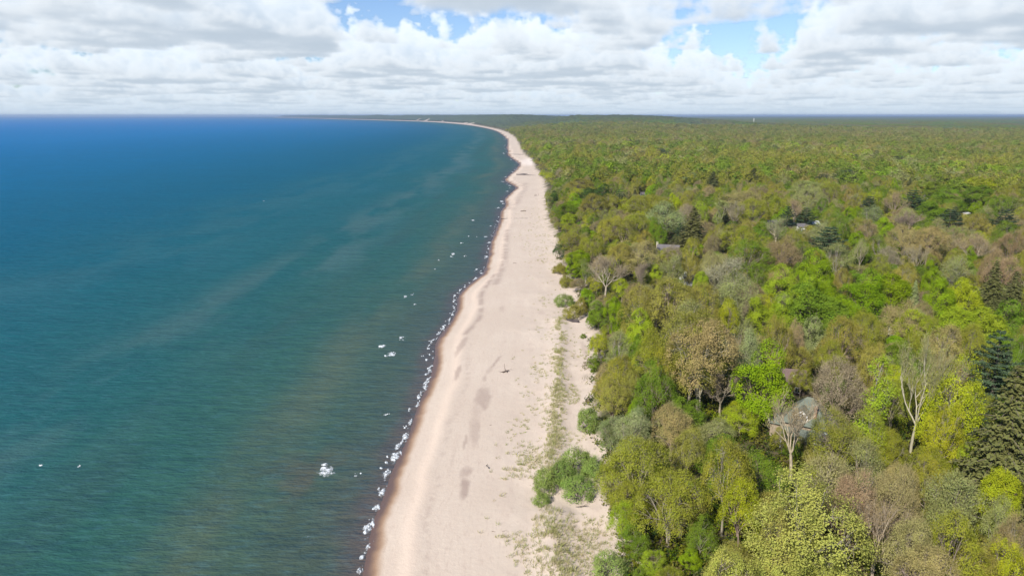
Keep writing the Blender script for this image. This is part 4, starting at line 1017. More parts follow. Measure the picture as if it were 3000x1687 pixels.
placed = [(t['x'], t['y'], t['W']) for t in TREES]
cell = 24.0; grid = {}
def gadd(x, y, w): grid.setdefault((int(x // cell), int(y // cell)), []).append((x, y, w))
for p in placed: gadd(*p)
def crowded(x, y, w, f=.40):
    cx, cy = int(x // cell), int(y // cell)
    for i in (-1, 0, 1):
        for j in (-1, 0, 1):
            for a, b, c in grid.get((cx + i, cy + j), ()):
                if (a - x) ** 2 + (b - y) ** 2 < (f * (w + c)) ** 2: return True
    return False
cand = []
for gx in np.arange(0, 480, 5.5):
    for gy in np.arange(78, 620, 5.5):
        x = gx + fr.uniform(-2.4, 2.4); y = gy + fr.uniform(-2.4, 2.4)
        if x < (y + 12) * .80 + 10: cand.append((x, y))
cand = np.array(cand); tlc = trees(cand)
cand = cand[tlc > 2.0]; tlc = tlc[tlc > 2.0]; candz = ground_z(cand)
order = fr.permutation(len(cand))
for i in order:
    x, y = cand[i]; tl = tlc[i]
    if min(np.hypot(*(np.array([x, y]) - h)) for h in HOUSE_SPOTS) < 9: continue
    g = float(candz[i]); edge = .42 + .58 * sstep(tl, 2, 45)
    kind, tint = palette(x, y, False, fr)
    H = fr.uniform(12, 18.5) * edge; W = min(fr.uniform(8.5, 13.5), H * .95)
    for sc in (1, .72, .5):
        t = dict(kind=kind, tint=tint, x=x, y=y, z=g, H=H * sc, W=W * (.4 + .6 * sc), hero=False)
        if crowded(x, y, t['W'], .36): continue
        X, Y, Y2, w, d = t['px'] = boxpx(t)
        k = (hero_pts[:, 2] > y + 2) & (np.abs(hero_pts[:, 0] - X) < w + hero_pts[:, 3] * .35) & (hero_pts[:, 1] > Y) & (hero_pts[:, 1] < Y2 + 10)
        if k.any(): continue
        if any(yd > y - 2 and abs(a - X) < w + ww * .5 and Y < b < Y2 + 30 for a, b, ww, yd in KEEP): continue
        fill.append(t); gadd(x, y, t['W']); break
allt = TREES + fill
n_sh = sum(t['kind'] == 'shrub' for t in TREES)
fill.sort(key=lambda t: -t['W'] * (t['H'] + t['W']) / t['px'][4] ** 2)
in_view = [t for t in fill if -30 < t['px'][0] < 3030 + t['px'][3] * .6 and t['px'][1] < 1690]
N_SINGLE = 318
single = TREES + in_view[:max(0, N_SINGLE - (len(TREES) - n_sh))]
sid = set(id(t) for t in single)
massed = [t for t in fill if id(t) not in sid]
print('heroes', len(TREES), 'shrubs', n_sh, 'fillers', len(fill), 'single', len(single))

# ------------------------------------------------------------------ a name for every crown: how it looks, and where it stands from the nearest landmark
SHAPE = dict(maple='leafy tree', loose='loose-leaved tree', oak='domed tree', bud='budding tree', sage='feathery tree', tall='slender tree', bare='bare tree', dead='dead tree',
             pine='layered pine', spruce='pointed spruce', shrub='shrub')
MARKS = [('the green-roofed house', 2366, 1215), ('the brown-roofed cottage', 2312, 1092), ('the white cabins', 2350, 660), ('the long grey roof', 1960, 725), ('the small grey-roofed cottage', 2020, 806),
         ('the white garden shed', 2618, 958), ('the sandy willow thicket', 1690, 1420), ('the dead white tree', 2560, 1530), ('the brightest round green tree', 2398, 775), ('the thin tan snag', 2312, 1280),
         ('the dark retaining wall', 1676, 940), ('the tall grey bare tree', 2680, 1080), ('the wide white-limbed tree', 1778, 790), ('the big tan tree', 2070, 1010), ('the dark layered pine', 2436, 695),
         ('the huge pale lime tree', 2374, 1460), ('the airy yellow-green tree', 2812, 1130), ('the blue-green edge pine', 2935, 1010), ('the largest dark spruce', 2970, 1140),
         ('the pale silvery lime tree', 2389, 955), ('the lone lime green tree', 1671, 645), ('the wide silvery poplar', 1952, 620), ('the purple bare tree', 2665, 650), ('the rosy bare tree', 2334, 600),
         ('the pointed dark spruce', 2925, 790), ('the broad dark spruce', 2035, 640), ('the twin gold domes', 1970, 825), ('the sage dome', 2019, 900), ('the yellow corner tree', 2940, 1430)]
OWN = {('F', 530, 920): 'tall grey bare tree with forked pale limbs right of the green-roofed house', ('A', 1430, 980): 'wide white-limbed bare tree standing just above the beach edge',
       ('D', 1300, 480): 'big tan domed tree on a thick pale trunk behind the dune', ('B', 2240, 560): 'dark layered pine in front of the white cabins', ('B', 2050, 930): 'brightest round green tree, alone among grey budding crowns',
       ('J', 930, 800): 'dead white tree with antler-like limbs near the bottom of the wood', ('J', 185, -90): 'thin tan snag tree rising in front of the green-roofed house'}
OWN.update({('J', 360, 640): 'huge pale lime tree with a forked white trunk in the foreground wood', ('G', 1120, -240): 'airy yellow-green tree with layered leaves beside the dark spruces',
       ('F', 1640, 870): 'blue-green pine with broad plates cut by the right edge', ('G', 1800, -170): 'largest dark olive spruce, cut by the right edge', ('E', 1020, 710): 'pale silvery lime tree just behind the brown-roofed cottage',
       ('A', 880, 385): 'lone lime green tree near the beach among dark olive crowns', ('A', 2330, 205): 'wide silvery poplar left of the broad dark spruce', ('C', 850, 350): 'purple bare tree with white stems before dark pines',
       ('B', 1720, 150): 'rosy bare tree with a white forked trunk behind the white cabins', ('C', 2180, 1090): 'pointed dark spruce standing alone near the right edge', ('B', 180, 280): 'broad dark spruce right of the silvery poplar',
       ('D', 930, 20): 'largest of the twin gold domes above the sage dome', ('D', 1100, 280): 'sage green dome right in front of the twin gold domes', ('G', 1700, 1200): 'bright yellow-green corner tree, lower right, under the spruces',
       ('C', 480, 450): 'small bright green dome between dark olive and purple bare trees'})
for (v, hx, hy, *_), t in zip(HERO, TREES): t['own'] = OWN.get((v, hx, hy))
ORD = ['nearest', 'second', 'third', 'fourth', 'fifth', 'sixth', 'seventh', 'eighth', 'ninth', 'tenth', 'eleventh', 'twelfth', 'thirteenth', 'fourteenth', 'fifteenth', 'sixteenth', 'seventeenth', 'eighteenth', 'nineteenth', 'twentieth'] + ['%dth' % i for i in range(21, 90)]
def label_all(L):
    bins = {}
    for t in L:
        if t.get('own'): t['label'] = t['own']; continue
        X, Y, Y2, w, d = t['px']; cy = Y + .3 * (Y2 - Y)
        m = min(MARKS, key=lambda m: math.hypot(m[1] - X, (m[2] - cy) * 1.3))
        dx, dy = X - m[1], (m[2] - cy) * 1.3
        a = math.degrees(math.atan2(dx, dy)) % 360
        D = ['behind', 'behind-right of', 'right of', 'front-right of', 'in front of', 'front-left of', 'left of', 'behind-left of'][int((a + 22.5) // 45) % 8]
        bins.setdefault((m[0], D, t['kind'] == 'shrub'), []).append((math.hypot(dx, dy), t))
    for (m, D, s), q in bins.items():
        q.sort(key=lambda e: e[0])
        for i, (_, t) in enumerate(q):
            sz = '' if t['kind'] == 'shrub' else ('low ' if t['H'] < 9 else '')
            col = TINT[t['tint']][1]
            if t['tint'] in ('grey',) and t['kind'] in ('bare',): col = 'grey'
            o = ORD[i] + ' one'
            t['label'] = f"{sz}{col} {SHAPE[t['kind']]}, {o} {D} {m}"
label_all(single)

def jitter(c, r, a=.10):
    k = 1 + r.uniform(-a, a)
    return tuple(max(.004, q * k * (1 + r.uniform(-.06, .06))) for q in c)
jr = np.random.RandomState(9)
def make_tree(t):
    vs = KINDS[t['kind']]; i = jr.randint(len(vs))
    if t['kind'] == 'dead': i = 0 if t.get('own') and 'snag' in t['own'] else 1
    tr, cr, H, W = vs[i]
    root = empty(NAME[t['kind']], (t['x'], t['y'], t['z'] - .15), jr.uniform(0, 6.283))
    sx = min(max(t['W'] / W, .3), 2.2); sz = t['H'] / H
    root.scale = (sx * jr.uniform(.94, 1.06), sx * jr.uniform(.94, 1.06), sz)
    tag(root, t['label'], 'shrub' if t['kind'] == 'shrub' else 'tree', 'shrubs along the edge of the sand' if t['kind'] == 'shrub' else 'trees of the wood behind the beach')
    a = link('trunk', tr, root); b = link('crown', cr, root)
    wc = WOODC[t['kind']]
    a.color = (*jitter(wc, jr, .15), 1); b.color = (*jitter(TINT[t['tint']][0], jr), 1)
for t in single: make_tree(t)

# ------------------------------------------------------------------ the rest of the wood, as one mass: thousands of crowns out to the hills, then the closed canopy
def far_wood():
    src = bpy.data.collections.new('far_wood_sources')
    bark = BARK.copy(); bark.name = 'far_bark'
    for nd in bark.node_tree.nodes:
        if nd.bl_idname == 'ShaderNodeObjectInfo':
            for l in list(bark.node_tree.links):
                if l.from_node == nd:
                    sk = l.to_socket; bark.node_tree.links.remove(l); sk.default_value = (.30, .255, .20, 1)
    twig = TWIG.copy(); twig.name = 'far_twigs'
    for nd in twig.node_tree.nodes:
        if nd.bl_idname == 'ShaderNodeMix' and abs(nd.inputs[0].default_value - .55) < .01: nd.inputs[0].default_value = 0.0
    names = []; dims = {}
    def add(name, me, H, W):
        o = bpy.data.objects.new(name, me); src.objects.link(o); names.append(name); dims[name] = (H, W)
    order = ['maple', 'loose', 'oak', 'bud', 'sage', 'bare', 'pine', 'spruce']
    for k in order:
        for i, (tr, cr, H, W) in enumerate(KINDS[k][:3]):
            c = cr.copy(); c.materials[0] = LEAF_FAR
            if len(c.materials) > 1: c.materials[1] = twig
            add(f'a_{k}_{i}_crown', c, H, W)
            b = tr.copy(); b.materials[0] = bark; add(f'a_{k}_{i}_trunk', b, H, W)
    # coarser crowns for the far distance
    def lod(seed, shape, flat, M, per, size, spread, tw=0):
        tr, cr, H, W = broadleaf(seed, 17, 14, 4.0, 6, M, per, size, spread, flat, shape, lower=-.2, tier=.45, limb_to=0, twigs=tw, twig_w=.09, twig_l=1.8)
        cr.materials[0] = LEAF_FAR; cr.materials[1] = twig; bpy.data.meshes.remove(tr); return cr, H, W
    for i in range(3): add(f'b_maple_{i}', *lod(300 + i, 'dome', .85, 130, 9, .85, .6))
    for i in range(3): add(f'b_oak_{i}', *lod(310 + i, 'dome', .7, 140, 9, .66, .6, 160))
    for i in range(2): add(f'b_bud_{i}', *lod(320 + i, 'dome', .7, 110, 5, .6, .8, 420))
    tr, cr, H, W = conifer(330, 21, 12, 'pine'); cr.materials[0] = LEAF_FAR; add('b_pine_0', cr, H, W)
    names_s = sorted(names); ix = {n: i for i, n in enumerate(names_s)}
    pts, knd, scl, rot, tin = [], [], [], [], []
    r = np.random.RandomState(21)
    def put(name, x, y, z, H, W, rz, tint):
        h0, w0 = dims[name]; pts.append((x, y, z)); knd.append(ix[name]); s = W / w0; scl.append((s, s, H / h0)); rot.append(rz); tin.append(tint)
    for t in massed:
        k = t['kind']; k = k if k in order else 'loose'; i = r.randint(min(3, len(KINDS[k]))); rz = r.rand() * 6.283
        put(f'a_{k}_{i}_crown', t['x'], t['y'], t['z'], t['H'], t['W'], rz, jitter(TINT[t['tint']][0], r)); put(f'a_{k}_{i}_trunk', t['x'], t['y'], t['z'], t['H'], t['W'], rz, (0, 0, 0))
    # beyond the reach of the single trees
    rr = 300.0; P = []
    while rr < 3300:
        st = 13.0 * (1 + (rr - 300) / 3300.)
        a0, a1 = -.20, .80
        n = int((a1 - a0) * rr / st)
        a = a0 + (np.arange(n) + r.rand(n) * .8) / n * (a1 - a0); q = rr + r.uniform(-.42, .42, n) * st
        P.append(np.stack([np.sin(a) * q, np.cos(a) * q], 1)); rr += st
    P = np.concatenate(P)
    s = shore(P); tl = trees(P); z = ground_z(P, s, tl)
    ok = tl > 1.5
    for (x, y), zz, e in zip(P[ok], z[ok], tl[ok]):
        d = math.hypot(x, y)
        k, c = palette(x, y, True, r)
        H = r.uniform(12, 22.5) * (.45 + .55 * sstep(e, 1, 40)); W = r.uniform(13, 26) * (1 + (d - 300) / 6000) * (.6 + .4 * sstep(e, 1, 30))
        if d < 640:
            if y < 615 and x < (y + 12) * .80 + 8: continue
            if crowded(x, y, W, .36): continue
            gadd(x, y, W)
            if any(yd > y - 2 and abs(a - X) < 60 and Y < b + 5 for a, b, ww, yd in KEEP for X, Y, _ in [to_px((x, y, zz + H))] if abs(a - X) < W * 1000 / y + ww * .5): continue
            k = k if k in order else 'loose'; i = r.randint(min(3, len(KINDS[k]))); rz = r.rand() * 6.28
            put(f'a_{k}_{i}_crown', x, y, zz, H, W, rz, jitter(TINT[c][0], r, .15))
            if k in ('bare', 'bud', 'sage'): put(f'a_{k}_{i}_trunk', x, y, zz, H, W, rz, (0, 0, 0))
        else:
            m = dict(maple='b_maple_%d' % r.randint(3), oak='b_oak_%d' % r.randint(3), loose='b_oak_%d' % r.randint(3), sage='b_oak_%d' % r.randint(3), bud='b_bud_%d' % r.randint(2), bare='b_bud_%d' % r.randint(2),
                     pine='b_pine_0', spruce='b_pine_0')[k]
            g = .12 + .40 * sstep(d, 600, 2200); tc = np.array(TINT[c][0]) * (1 - g) + np.array((.215, .205, .085)) * g; tc = tc * (1 + .12 * sstep(d, 640, 900))  # tints grey with distance: extra haze put into the crown colour
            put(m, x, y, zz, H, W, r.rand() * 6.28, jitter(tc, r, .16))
    # closed canopy beyond
    Q, F = polar(2700., 43900., 360, np.arange(-45, 62, .16))
    s = shore(Q); tl = trees(Q); z = ground_z(Q, s, tl)
    rad = np.hypot(*Q.T)
    ok = tl > 25; bl = blowouts(Q)
    F = F[ok[F].all(1)]; u = np.unique(F); mp = -np.ones(len(Q), int); mp[u] = np.arange(len(u)); F = mp[F]; Q, z, tl, rad, bl = Q[u], z[u], tl[u], rad[u], bl[u]
    x, y = Q.T
    z = z + 15.0 * sstep(rad, 2700, 3100) * sstep(tl, 25, 60) * (.8 + .2 * sstep(rad, 4000, 5000)) + (fbm(x / 26, y / 60, 3) - .5) * 9 + r.uniform(-2.4, 2.4, len(z)) - 2 + (fbm(x / 420, y / 900, 4) - .5) * 9
    z = z - 26 * sstep(bl, .2, .6)
    tv = fbm(x / 60, y / 160, 4); tw = fbm(x / 240 + 8, y / 700, 4)
    lo = np.array(TINT['oliveb'][0]) * .5; gr = np.array(TINT['green'][0]) * .62; pk = np.array(TINT['pink'][0]) * .42; dk = np.array(TINT['pine'][0]) * 1.1
    cc = lo + (gr - lo) * sstep(tv, .42, .60)[:, None]
    cc = cc + (pk - cc) * (sstep(tw, .54, .68) * .6)[:, None]; cc = cc + (dk - cc) * (sstep(fbm(x / 130 + 31, y / 300, 4), .57, .66) * .8)[:, None]
    hl = (sstep(y, 2600, 4200) * (1 - sstep(tl, 900, 2200)) * .95)[:, None]      # pines darken the dune hills
    cc = cc + (np.array((.075, .095, .055)) - cc) * hl
    npt = len(pts)
    V = np.concatenate([np.column_stack([x, y, z]), np.array(pts)])
    n = NT('far_canopy')
    k = n.noise(n.pos(1, .45, 1), .09, 3)
    cl = n.mix(n.rng(k, .38, .62), n.mix(1, n.attr('cc', 'Color'), (.55, .55, .55), 'MULTIPLY'), n.mix(1, n.attr('cc', 'Color'), (1.25, 1.25, 1.2), 'MULTIPLY'))
    canopy = n.done(n.principled(cl, .95, .05))
    z3 = np.zeros((len(x), 3))
    me = np_mesh('far_wood', V, F, canopy, False,
                 dict(cc=np.concatenate([cc, np.zeros((npt, 3))]), tint=np.concatenate([z3, np.array(tin)]), rz=np.concatenate([np.zeros(len(x)), rot]),
                      sx=np.concatenate([z3[:, 0], np.array(scl)[:, 0]]), sz=np.concatenate([z3[:, 0], np.array(scl)[:, 2]]), pick=np.concatenate([z3[:, 0], knd]),
                      isp=np.concatenate([z3[:, 0], np.ones(npt)])))
    print('far crowns', npt, 'canopy', len(x))
    o = link('far_wood', me)
    tag(o, 'mass of mixed green and brown treetops stretching from the near wood to the horizon', 'wood', kind='stuff')
    ng = bpy.data.node_groups.new('far_wood', 'GeometryNodeTree')
    ng.interface.new_socket('Geometry', in_out='INPUT', socket_type='NodeSocketGeometry'); ng.interface.new_socket('Geometry', in_out='OUTPUT', socket_type='NodeSocketGeometry')
    N = ng.nodes; Lk = ng.links
    gi = N.new('NodeGroupInput'); go = N.new('NodeGroupOutput')
    def named(nm, ty):
        q = N.new('GeometryNodeInputNamedAttribute'); q.data_type = ty; q.inputs[0].default_value = nm; return q.outputs['Attribute']
    sep = N.new('GeometryNodeSeparateGeometry'); sep.domain = 'POINT'
    gt = N.new('FunctionNodeCompare'); gt.operation = 'GREATER_THAN'; Lk.new(named('isp', 'FLOAT'), gt.inputs[0]); gt.inputs[1].default_value = .5
    Lk.new(gi.outputs[0], sep.inputs[0]); Lk.new(gt.outputs[0], sep.inputs[1])
    ci = N.new('GeometryNodeCollectionInfo'); ci.inputs[0].default_value = src; ci.inputs[1].default_value = True; ci.inputs[2].default_value = True
    iop = N.new('GeometryNodeInstanceOnPoints')
    Lk.new(sep.outputs['Selection'], iop.inputs['Points']); Lk.new(ci.outputs[0], iop.inputs['Instance']); iop.inputs['Pick Instance'].default_value = True
    rd = N.new('FunctionNodeFloatToInt'); Lk.new(named('pick', 'FLOAT'), rd.inputs[0]); Lk.new(rd.outputs[0], iop.inputs['Instance Index'])
    cx = N.new('ShaderNodeCombineXYZ'); Lk.new(named('rz', 'FLOAT'), cx.inputs[2])
    er = N.new('FunctionNodeEulerToRotation'); Lk.new(cx.outputs[0], er.inputs[0]); Lk.new(er.outputs[0], iop.inputs['Rotation'])
    cs = N.new('ShaderNodeCombineXYZ'); a = named('sx', 'FLOAT'); Lk.new(a, cs.inputs[0]); Lk.new(a, cs.inputs[1]); Lk.new(named('sz', 'FLOAT'), cs.inputs[2]); Lk.new(cs.outputs[0], iop.inputs['Scale'])
    jn = N.new('GeometryNodeJoinGeometry'); Lk.new(iop.outputs[0], jn.inputs[0]); Lk.new(sep.outputs['Inverted'], jn.inputs[0]); Lk.new(jn.outputs[0], go.inputs[0])
    md = o.modifiers.new('crowns', 'NODES'); md.node_group = ng
far_wood()

# ------------------------------------------------------------------ undergrowth between the trunks
def undergrowth():
    r = np.random.RandomState(31); C = []; N = []; T = []
    for _ in range(9000):
        a = r.uniform(-.12, .74); d = 95 + 330 * r.rand() ** 1.3
        C.append((math.sin(a) * d, math.cos(a) * d))
    P = np.array(C); tl = trees(P); P = P[(tl > -1)]; tl = tl[tl > -1]
    hd = np.min(np.stack([np.hypot(*(P - h).T) for h in HOUSE_SPOTS]), 0)
    P, tl = P[hd > 8], tl[hd > 8]
    z = ground_z(P)
    Vs, Fs, cs, nv = [], [], [], 0
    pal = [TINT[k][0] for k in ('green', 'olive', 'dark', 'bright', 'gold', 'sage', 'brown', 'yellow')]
    for (x, y), zz in zip(P, z):
        h = r.uniform(.7, 2.4); w = r.uniform(1.0, 2.6); n = 46
        d = rdir(r, n); d[:, 2] = np.abs(d[:, 2])
        c = np.array([x, y, zz]) + d * np.array([w, w, h]) * r.uniform(.6, 1.0, (n, 1))
        V, F = leaf_quads(c, d + np.array([0, 0, .5]) + r.normal(size=(n, 3)) * .4, .5, r)
        Vs.append(V); Fs.append(F + nv); nv += len(V)
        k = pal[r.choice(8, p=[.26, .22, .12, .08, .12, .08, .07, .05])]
        cs.append(np.repeat(np.array(k)[None] * r.uniform(.35, .65, (n, 1)), 4, 0))  # leaf colour dimmed to stand in for the shade between the trees
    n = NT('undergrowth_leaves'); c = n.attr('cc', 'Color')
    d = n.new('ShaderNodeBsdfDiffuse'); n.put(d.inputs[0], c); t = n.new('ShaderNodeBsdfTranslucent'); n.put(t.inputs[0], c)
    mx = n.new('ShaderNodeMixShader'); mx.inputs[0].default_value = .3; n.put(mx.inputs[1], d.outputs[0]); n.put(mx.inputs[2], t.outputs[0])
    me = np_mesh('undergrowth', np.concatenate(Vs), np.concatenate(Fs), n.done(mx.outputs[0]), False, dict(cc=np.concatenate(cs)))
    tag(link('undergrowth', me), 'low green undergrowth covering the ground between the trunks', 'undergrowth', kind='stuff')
undergrowth()

# ------------------------------------------------------------------ dune grass
def dune_grass():
    r = np.random.RandomState(41)
    pts = []
    def poly(P, n, z=2.4, h=(.3, .7)):
        P = np.array(P, float); lo, hi = P.min(0), P.max(0); k = 0; n = int(n * .42)
        while k < n:
            X, Y = r.uniform(lo, hi)
            if not inside(np.array([[X, Y]]), P)[0]: continue
            p = bp(X, Y, z); k += 1
            p = bp(X + r.normal() * 26, Y + r.normal() * 14, z)
            if fbm(np.array(p[0] / 4.), np.array(p[1] / 7.), 3) < .44: continue
            pts.append((p[0], p[1], r.uniform(*h)))
    k = .345
    Z1 = lambda L: [(1500 + a * k, 700 + b * k) for a, b in L]
    Z2 = lambda L: [(1500 + a * k, 1187 + b * k) for a, b in L]
    # the crest band
    for L_, n, w in ((CREST, 1300, 1.05), (CREST2, 260, 1.1)):
        sg = np.hypot(*(L_[1:] - L_[:-1]).T); cu = np.concatenate([[0], np.cumsum(sg)])
        for t in r.uniform(0, cu[-1], n):
            j = min(np.searchsorted(cu, t, side='right') - 1, len(sg) - 1); p = L_[j] + (L_[j + 1] - L_[j]) * (t - cu[j]) / sg[j]
            x, y = p + r.normal(size=2) * np.array([w, 1.0])
            if fbm(np.array(x / 3.), np.array(y / 5.), 2) > .40: pts.append((x, y, r.uniform(.35, .85)))
    poly(Z1([(400, 680), (560, 720), (560, 960), (470, 1180), (420, 1180), (440, 900)]), 130)
    poly(Z1([(470, 930), (560, 930), (560, 1080), (470, 1080)]), 70)
    poly(Z1([(460, 1180), (640, 1200), (620, 1449), (440, 1449)]), 520)
    poly(Z1([(60, 1020), (330, 1020), (340, 1449), (140, 1449)]), 300)
    poly(Z1([(60, 1040), (220, 1030), (300, 1110), (120, 1120)]), 130)
    poly(Z1([(200, 560), (420, 560), (420, 900), (300, 1000), (200, 800)]), 240)
    poly(Z1([(260, 300), (460, 440), (430, 640), (260, 620)]), 190)
    poly(Z1([(170, 20), (400, 20), (370, 180), (330, 330), (190, 200)]), 200)
    poly(Z2([(0, 20), (330, 0), (330, 380), (200, 520), (0, 560)]), 420)
    poly(Z2([(330, 0), (560, 20), (640, 240), (460, 380), (330, 380)]), 460)
    poly(Z2([(0, 420), (330, 360), (360, 560), (180, 640), (0, 600)]), 420)
    poly(Z2([(0, 560), (180, 640), (170, 860), (0, 820)]), 220)
    poly(Z2([(240, 860), (400, 870), (400, 940), (240, 950)]), 90, h=(.5, 1.0))
    poly(Z2([(0, 960), (300, 920), (300, 1449), (0, 1449)]), 420)
    poly(Z2([(300, 960), (620, 960), (860, 1020), (760, 1260), (680, 1449), (300, 1449)]), 1000)
    poly(Z2([(-160, 960), (0, 960), (0, 1449), (-120, 1449)]), 90)
    K3 = lambda L: [(1500 + a * .1941, 550 + b * .1941) for a, b in L]
    poly(K3([(200, 480), (420, 440), (640, 640), (700, 900), (560, 1100), (330, 900)]), 620, 2.8)
    poly(K3([(260, 380), (480, 290), (520, 420), (380, 460)]), 160, 2.8)
    poly(K3([(320, 1000), (640, 1000), (600, 1160), (420, 1200)]), 110, 2.8)
    poly(K3([(330, 100), (480, 60), (480, 220), (330, 240)]), 50, 2.8)
    P = np.array([p[:2] for p in pts]); h = np.array([p[2] for p in pts])
    z = ground_z(P); n = len(P); nb = 9
    idx = np.repeat(np.arange(n), nb); m = len(idx)
    base = np.column_stack([P[idx], z[idx] - .03]); rad = (.16 + .35 * h)[idx]
    a = r.rand(m) * 6.283; off = np.column_stack([np.cos(a), np.sin(a), np.zeros(m)]) * (rad * np.sqrt(r.rand(m)))[:, None]
    base = base + off
    tip = base + off * .9 + np.column_stack([r.normal(size=m) * .10 + .06, r.normal(size=m) * .10, h[idx] * r.uniform(.6, 1.1, m)])
    V, F = strips(base, tip, .075, r)
    col = np.array([(.40, .39, .16), (.48, .43, .23), (.31, .34, .11), (.50, .43, .26)])[r.choice(4, n, p=[.4, .25, .25, .1])][idx] * r.uniform(.75, 1.15, (m, 1))
    nt = NT('dune_grass_blades'); c = nt.attr('cc', 'Color')
    d = nt.new('ShaderNodeBsdfDiffuse'); nt.put(d.inputs[0], c); t = nt.new('ShaderNodeBsdfTranslucent'); nt.put(t.inputs[0], c)
    mx = nt.new('ShaderNodeMixShader'); mx.inputs[0].default_value = .3; nt.put(mx.inputs[1], d.outputs[0]); nt.put(mx.inputs[2], t.outputs[0])
    me = np_mesh('dune_grass', V, F, nt.done(mx.outputs[0]), False, dict(cc=np.repeat(col, 4, 0)))
    tag(link('dune_grass', me), 'pale green marram grass growing in tufts on the upper sand', 'grass', kind='stuff')
dune_grass()
# ------------------------------------------------------------------ houses
class MB:
    """boxes, prisms and sheets gathered into one mesh (local coordinates)"""
    def __init__(s): s.V = []; s.F = []
    def poly(s, *P):
        i = len(s.V); s.V += [tuple(p) for p in P]; s.F.append(tuple(range(i, i + len(P))))
    def box(s, x0, x1, y0, y1, z0, z1):
        i = len(s.V)
        s.V += [(x, y, z) for z in (z0, z1) for x, y in ((x0, y0), (x1, y0), (x1, y1), (x0, y1))]
        s.F += [tuple(i + k for k in f) for f in ((3, 2, 1, 0), (4, 5, 6, 7), (0, 1, 5, 4), (1, 2, 6, 5), (2, 3, 7, 6), (3, 0, 4, 7))]
    def slab(s, P, th):
        """a roof plane with thickness th under it"""
        P = [np.array(p, float) for p in P]; n = np.cross(P[1] - P[0], P[2] - P[0]); n /= np.linalg.norm(n)
        if n[2] < 0: P = P[::-1]; n = -n
        i = len(s.V); m = len(P)
        s.V += [tuple(p) for p in P] + [tuple(p - n * th) for p in P]
        s.F.append(tuple(range(i, i + m))); s.F.append(tuple(range(i + 2 * m - 1, i + m - 1, -1)))
        for k in range(m): s.F.append((i + k, i + m + k, i + m + (k + 1) % m, i + (k + 1) % m))
    def hip(s, x0, x1, y0, y1, z0, z1, ridge, th=.22, ax='x'):
        cx, cy = (x0 + x1) / 2, (y0 + y1) / 2
        a, b = ((cx - ridge / 2, cy, z1), (cx + ridge / 2, cy, z1)) if ax == 'x' else ((cx, cy - ridge / 2, z1), (cx, cy + ridge / 2, z1))
        c = [(x0, y0, z0), (x1, y0, z0), (x1, y1, z0), (x0, y1, z0)]
        if ax == 'x': fs = [(c[0], c[1], b, a), (c[1], c[2], b), (c[2], c[3], a, b), (c[3], c[0], a)]
        else: fs = [(c[0], c[1], a), (c[1], c[2], b, a), (c[2], c[3], b), (c[3], c[0], a, b)]
        for f in fs: s.slab(f, th)
    def gable(s, x0, x1, y0, y1, z0, z1, th=.2, ax='x'):
        if ax == 'x':
            cy = (y0 + y1) / 2; s.slab([(x0, y0, z0), (x1, y0, z0), (x1, cy, z1), (x0, cy, z1)], th); s.slab([(x1, y1, z0), (x0, y1, z0), (x0, cy, z1), (x1, cy, z1)], th)
        else:
            cx = (x0 + x1) / 2; s.slab([(x0, y1, z0), (x0, y0, z0), (cx, y0, z1), (cx, y1, z1)], th); s.slab([(x1, y0, z0), (x1, y1, z0), (cx, y1, z1), (cx, y0, z1)], th)
    def build(s, name, mat, parent=None):
        me = bpy.data.meshes.new(name); me.from_pydata(s.V, [], s.F); me.materials.append(mat); me.update()
        return link(name, me, parent)
def shingle(name, col):
    n = NT(name); p = n.obj()
    br = n.new('ShaderNodeTexBrick'); n.put(br.inputs['Vector'], n.obj(1, 1, 1.0)); br.inputs['Scale'].default_value = 2.2
    br.inputs['Color1'].default_value = (*[c * .82 for c in col], 1); br.inputs['Color2'].default_value = (*[c * 1.15 for c in col], 1); br.inputs['Mortar'].default_value = (*[c * .6 for c in col], 1)
    br.inputs['Mortar Size'].default_value = .02
    c = n.mix(n.rng(n.noise(p, .7, 4), .35, .65, 0, .55), br.outputs[0], tuple(q * .72 for q in col))
    return n.done(n.principled(c, .9, .15, n.bump(n.noise(p, 5, 3), .4, .04)))
M_GREEN = shingle('green_shingles', (.150, .168, .132)); M_BROWN = shingle('brown_shingles', (.165, .115, .105)); M_GREY = shingle('grey_shingles', (.150, .138, .138)); M_DARK = shingle('dark_shingles', (.13, .115, .115))  # brown shingles darkened in colour to stand in for shade on the roof
M_WHITE = plain('white_paint', (.78, .77, .74), .6, .3, .05); M_STUCCO = plain('tan_stucco', (.27, .215, .15), .9, .1, .15, 1.5); M_BRICK = plain('red_brick', (.25, .155, .11), .9, .1, .25, 6)  # stucco darkened in colour to stand in for shade on the house walls
M_GLASS = plain('dark_glass', (.035, .045, .055), .08, .6, .1); M_BEAM = plain('dark_timber', (.06, .045, .035), .8, .2, .2); M_SKYLIGHT = plain('skylight_glass', (.75, .80, .84), .15, .6, .05)
M_CREAM = plain('cream_siding', (.62, .55, .45), .8, .2, .08); M_METAL = plain('grey_metal', (.55, .57, .58), .4, .5, .06)

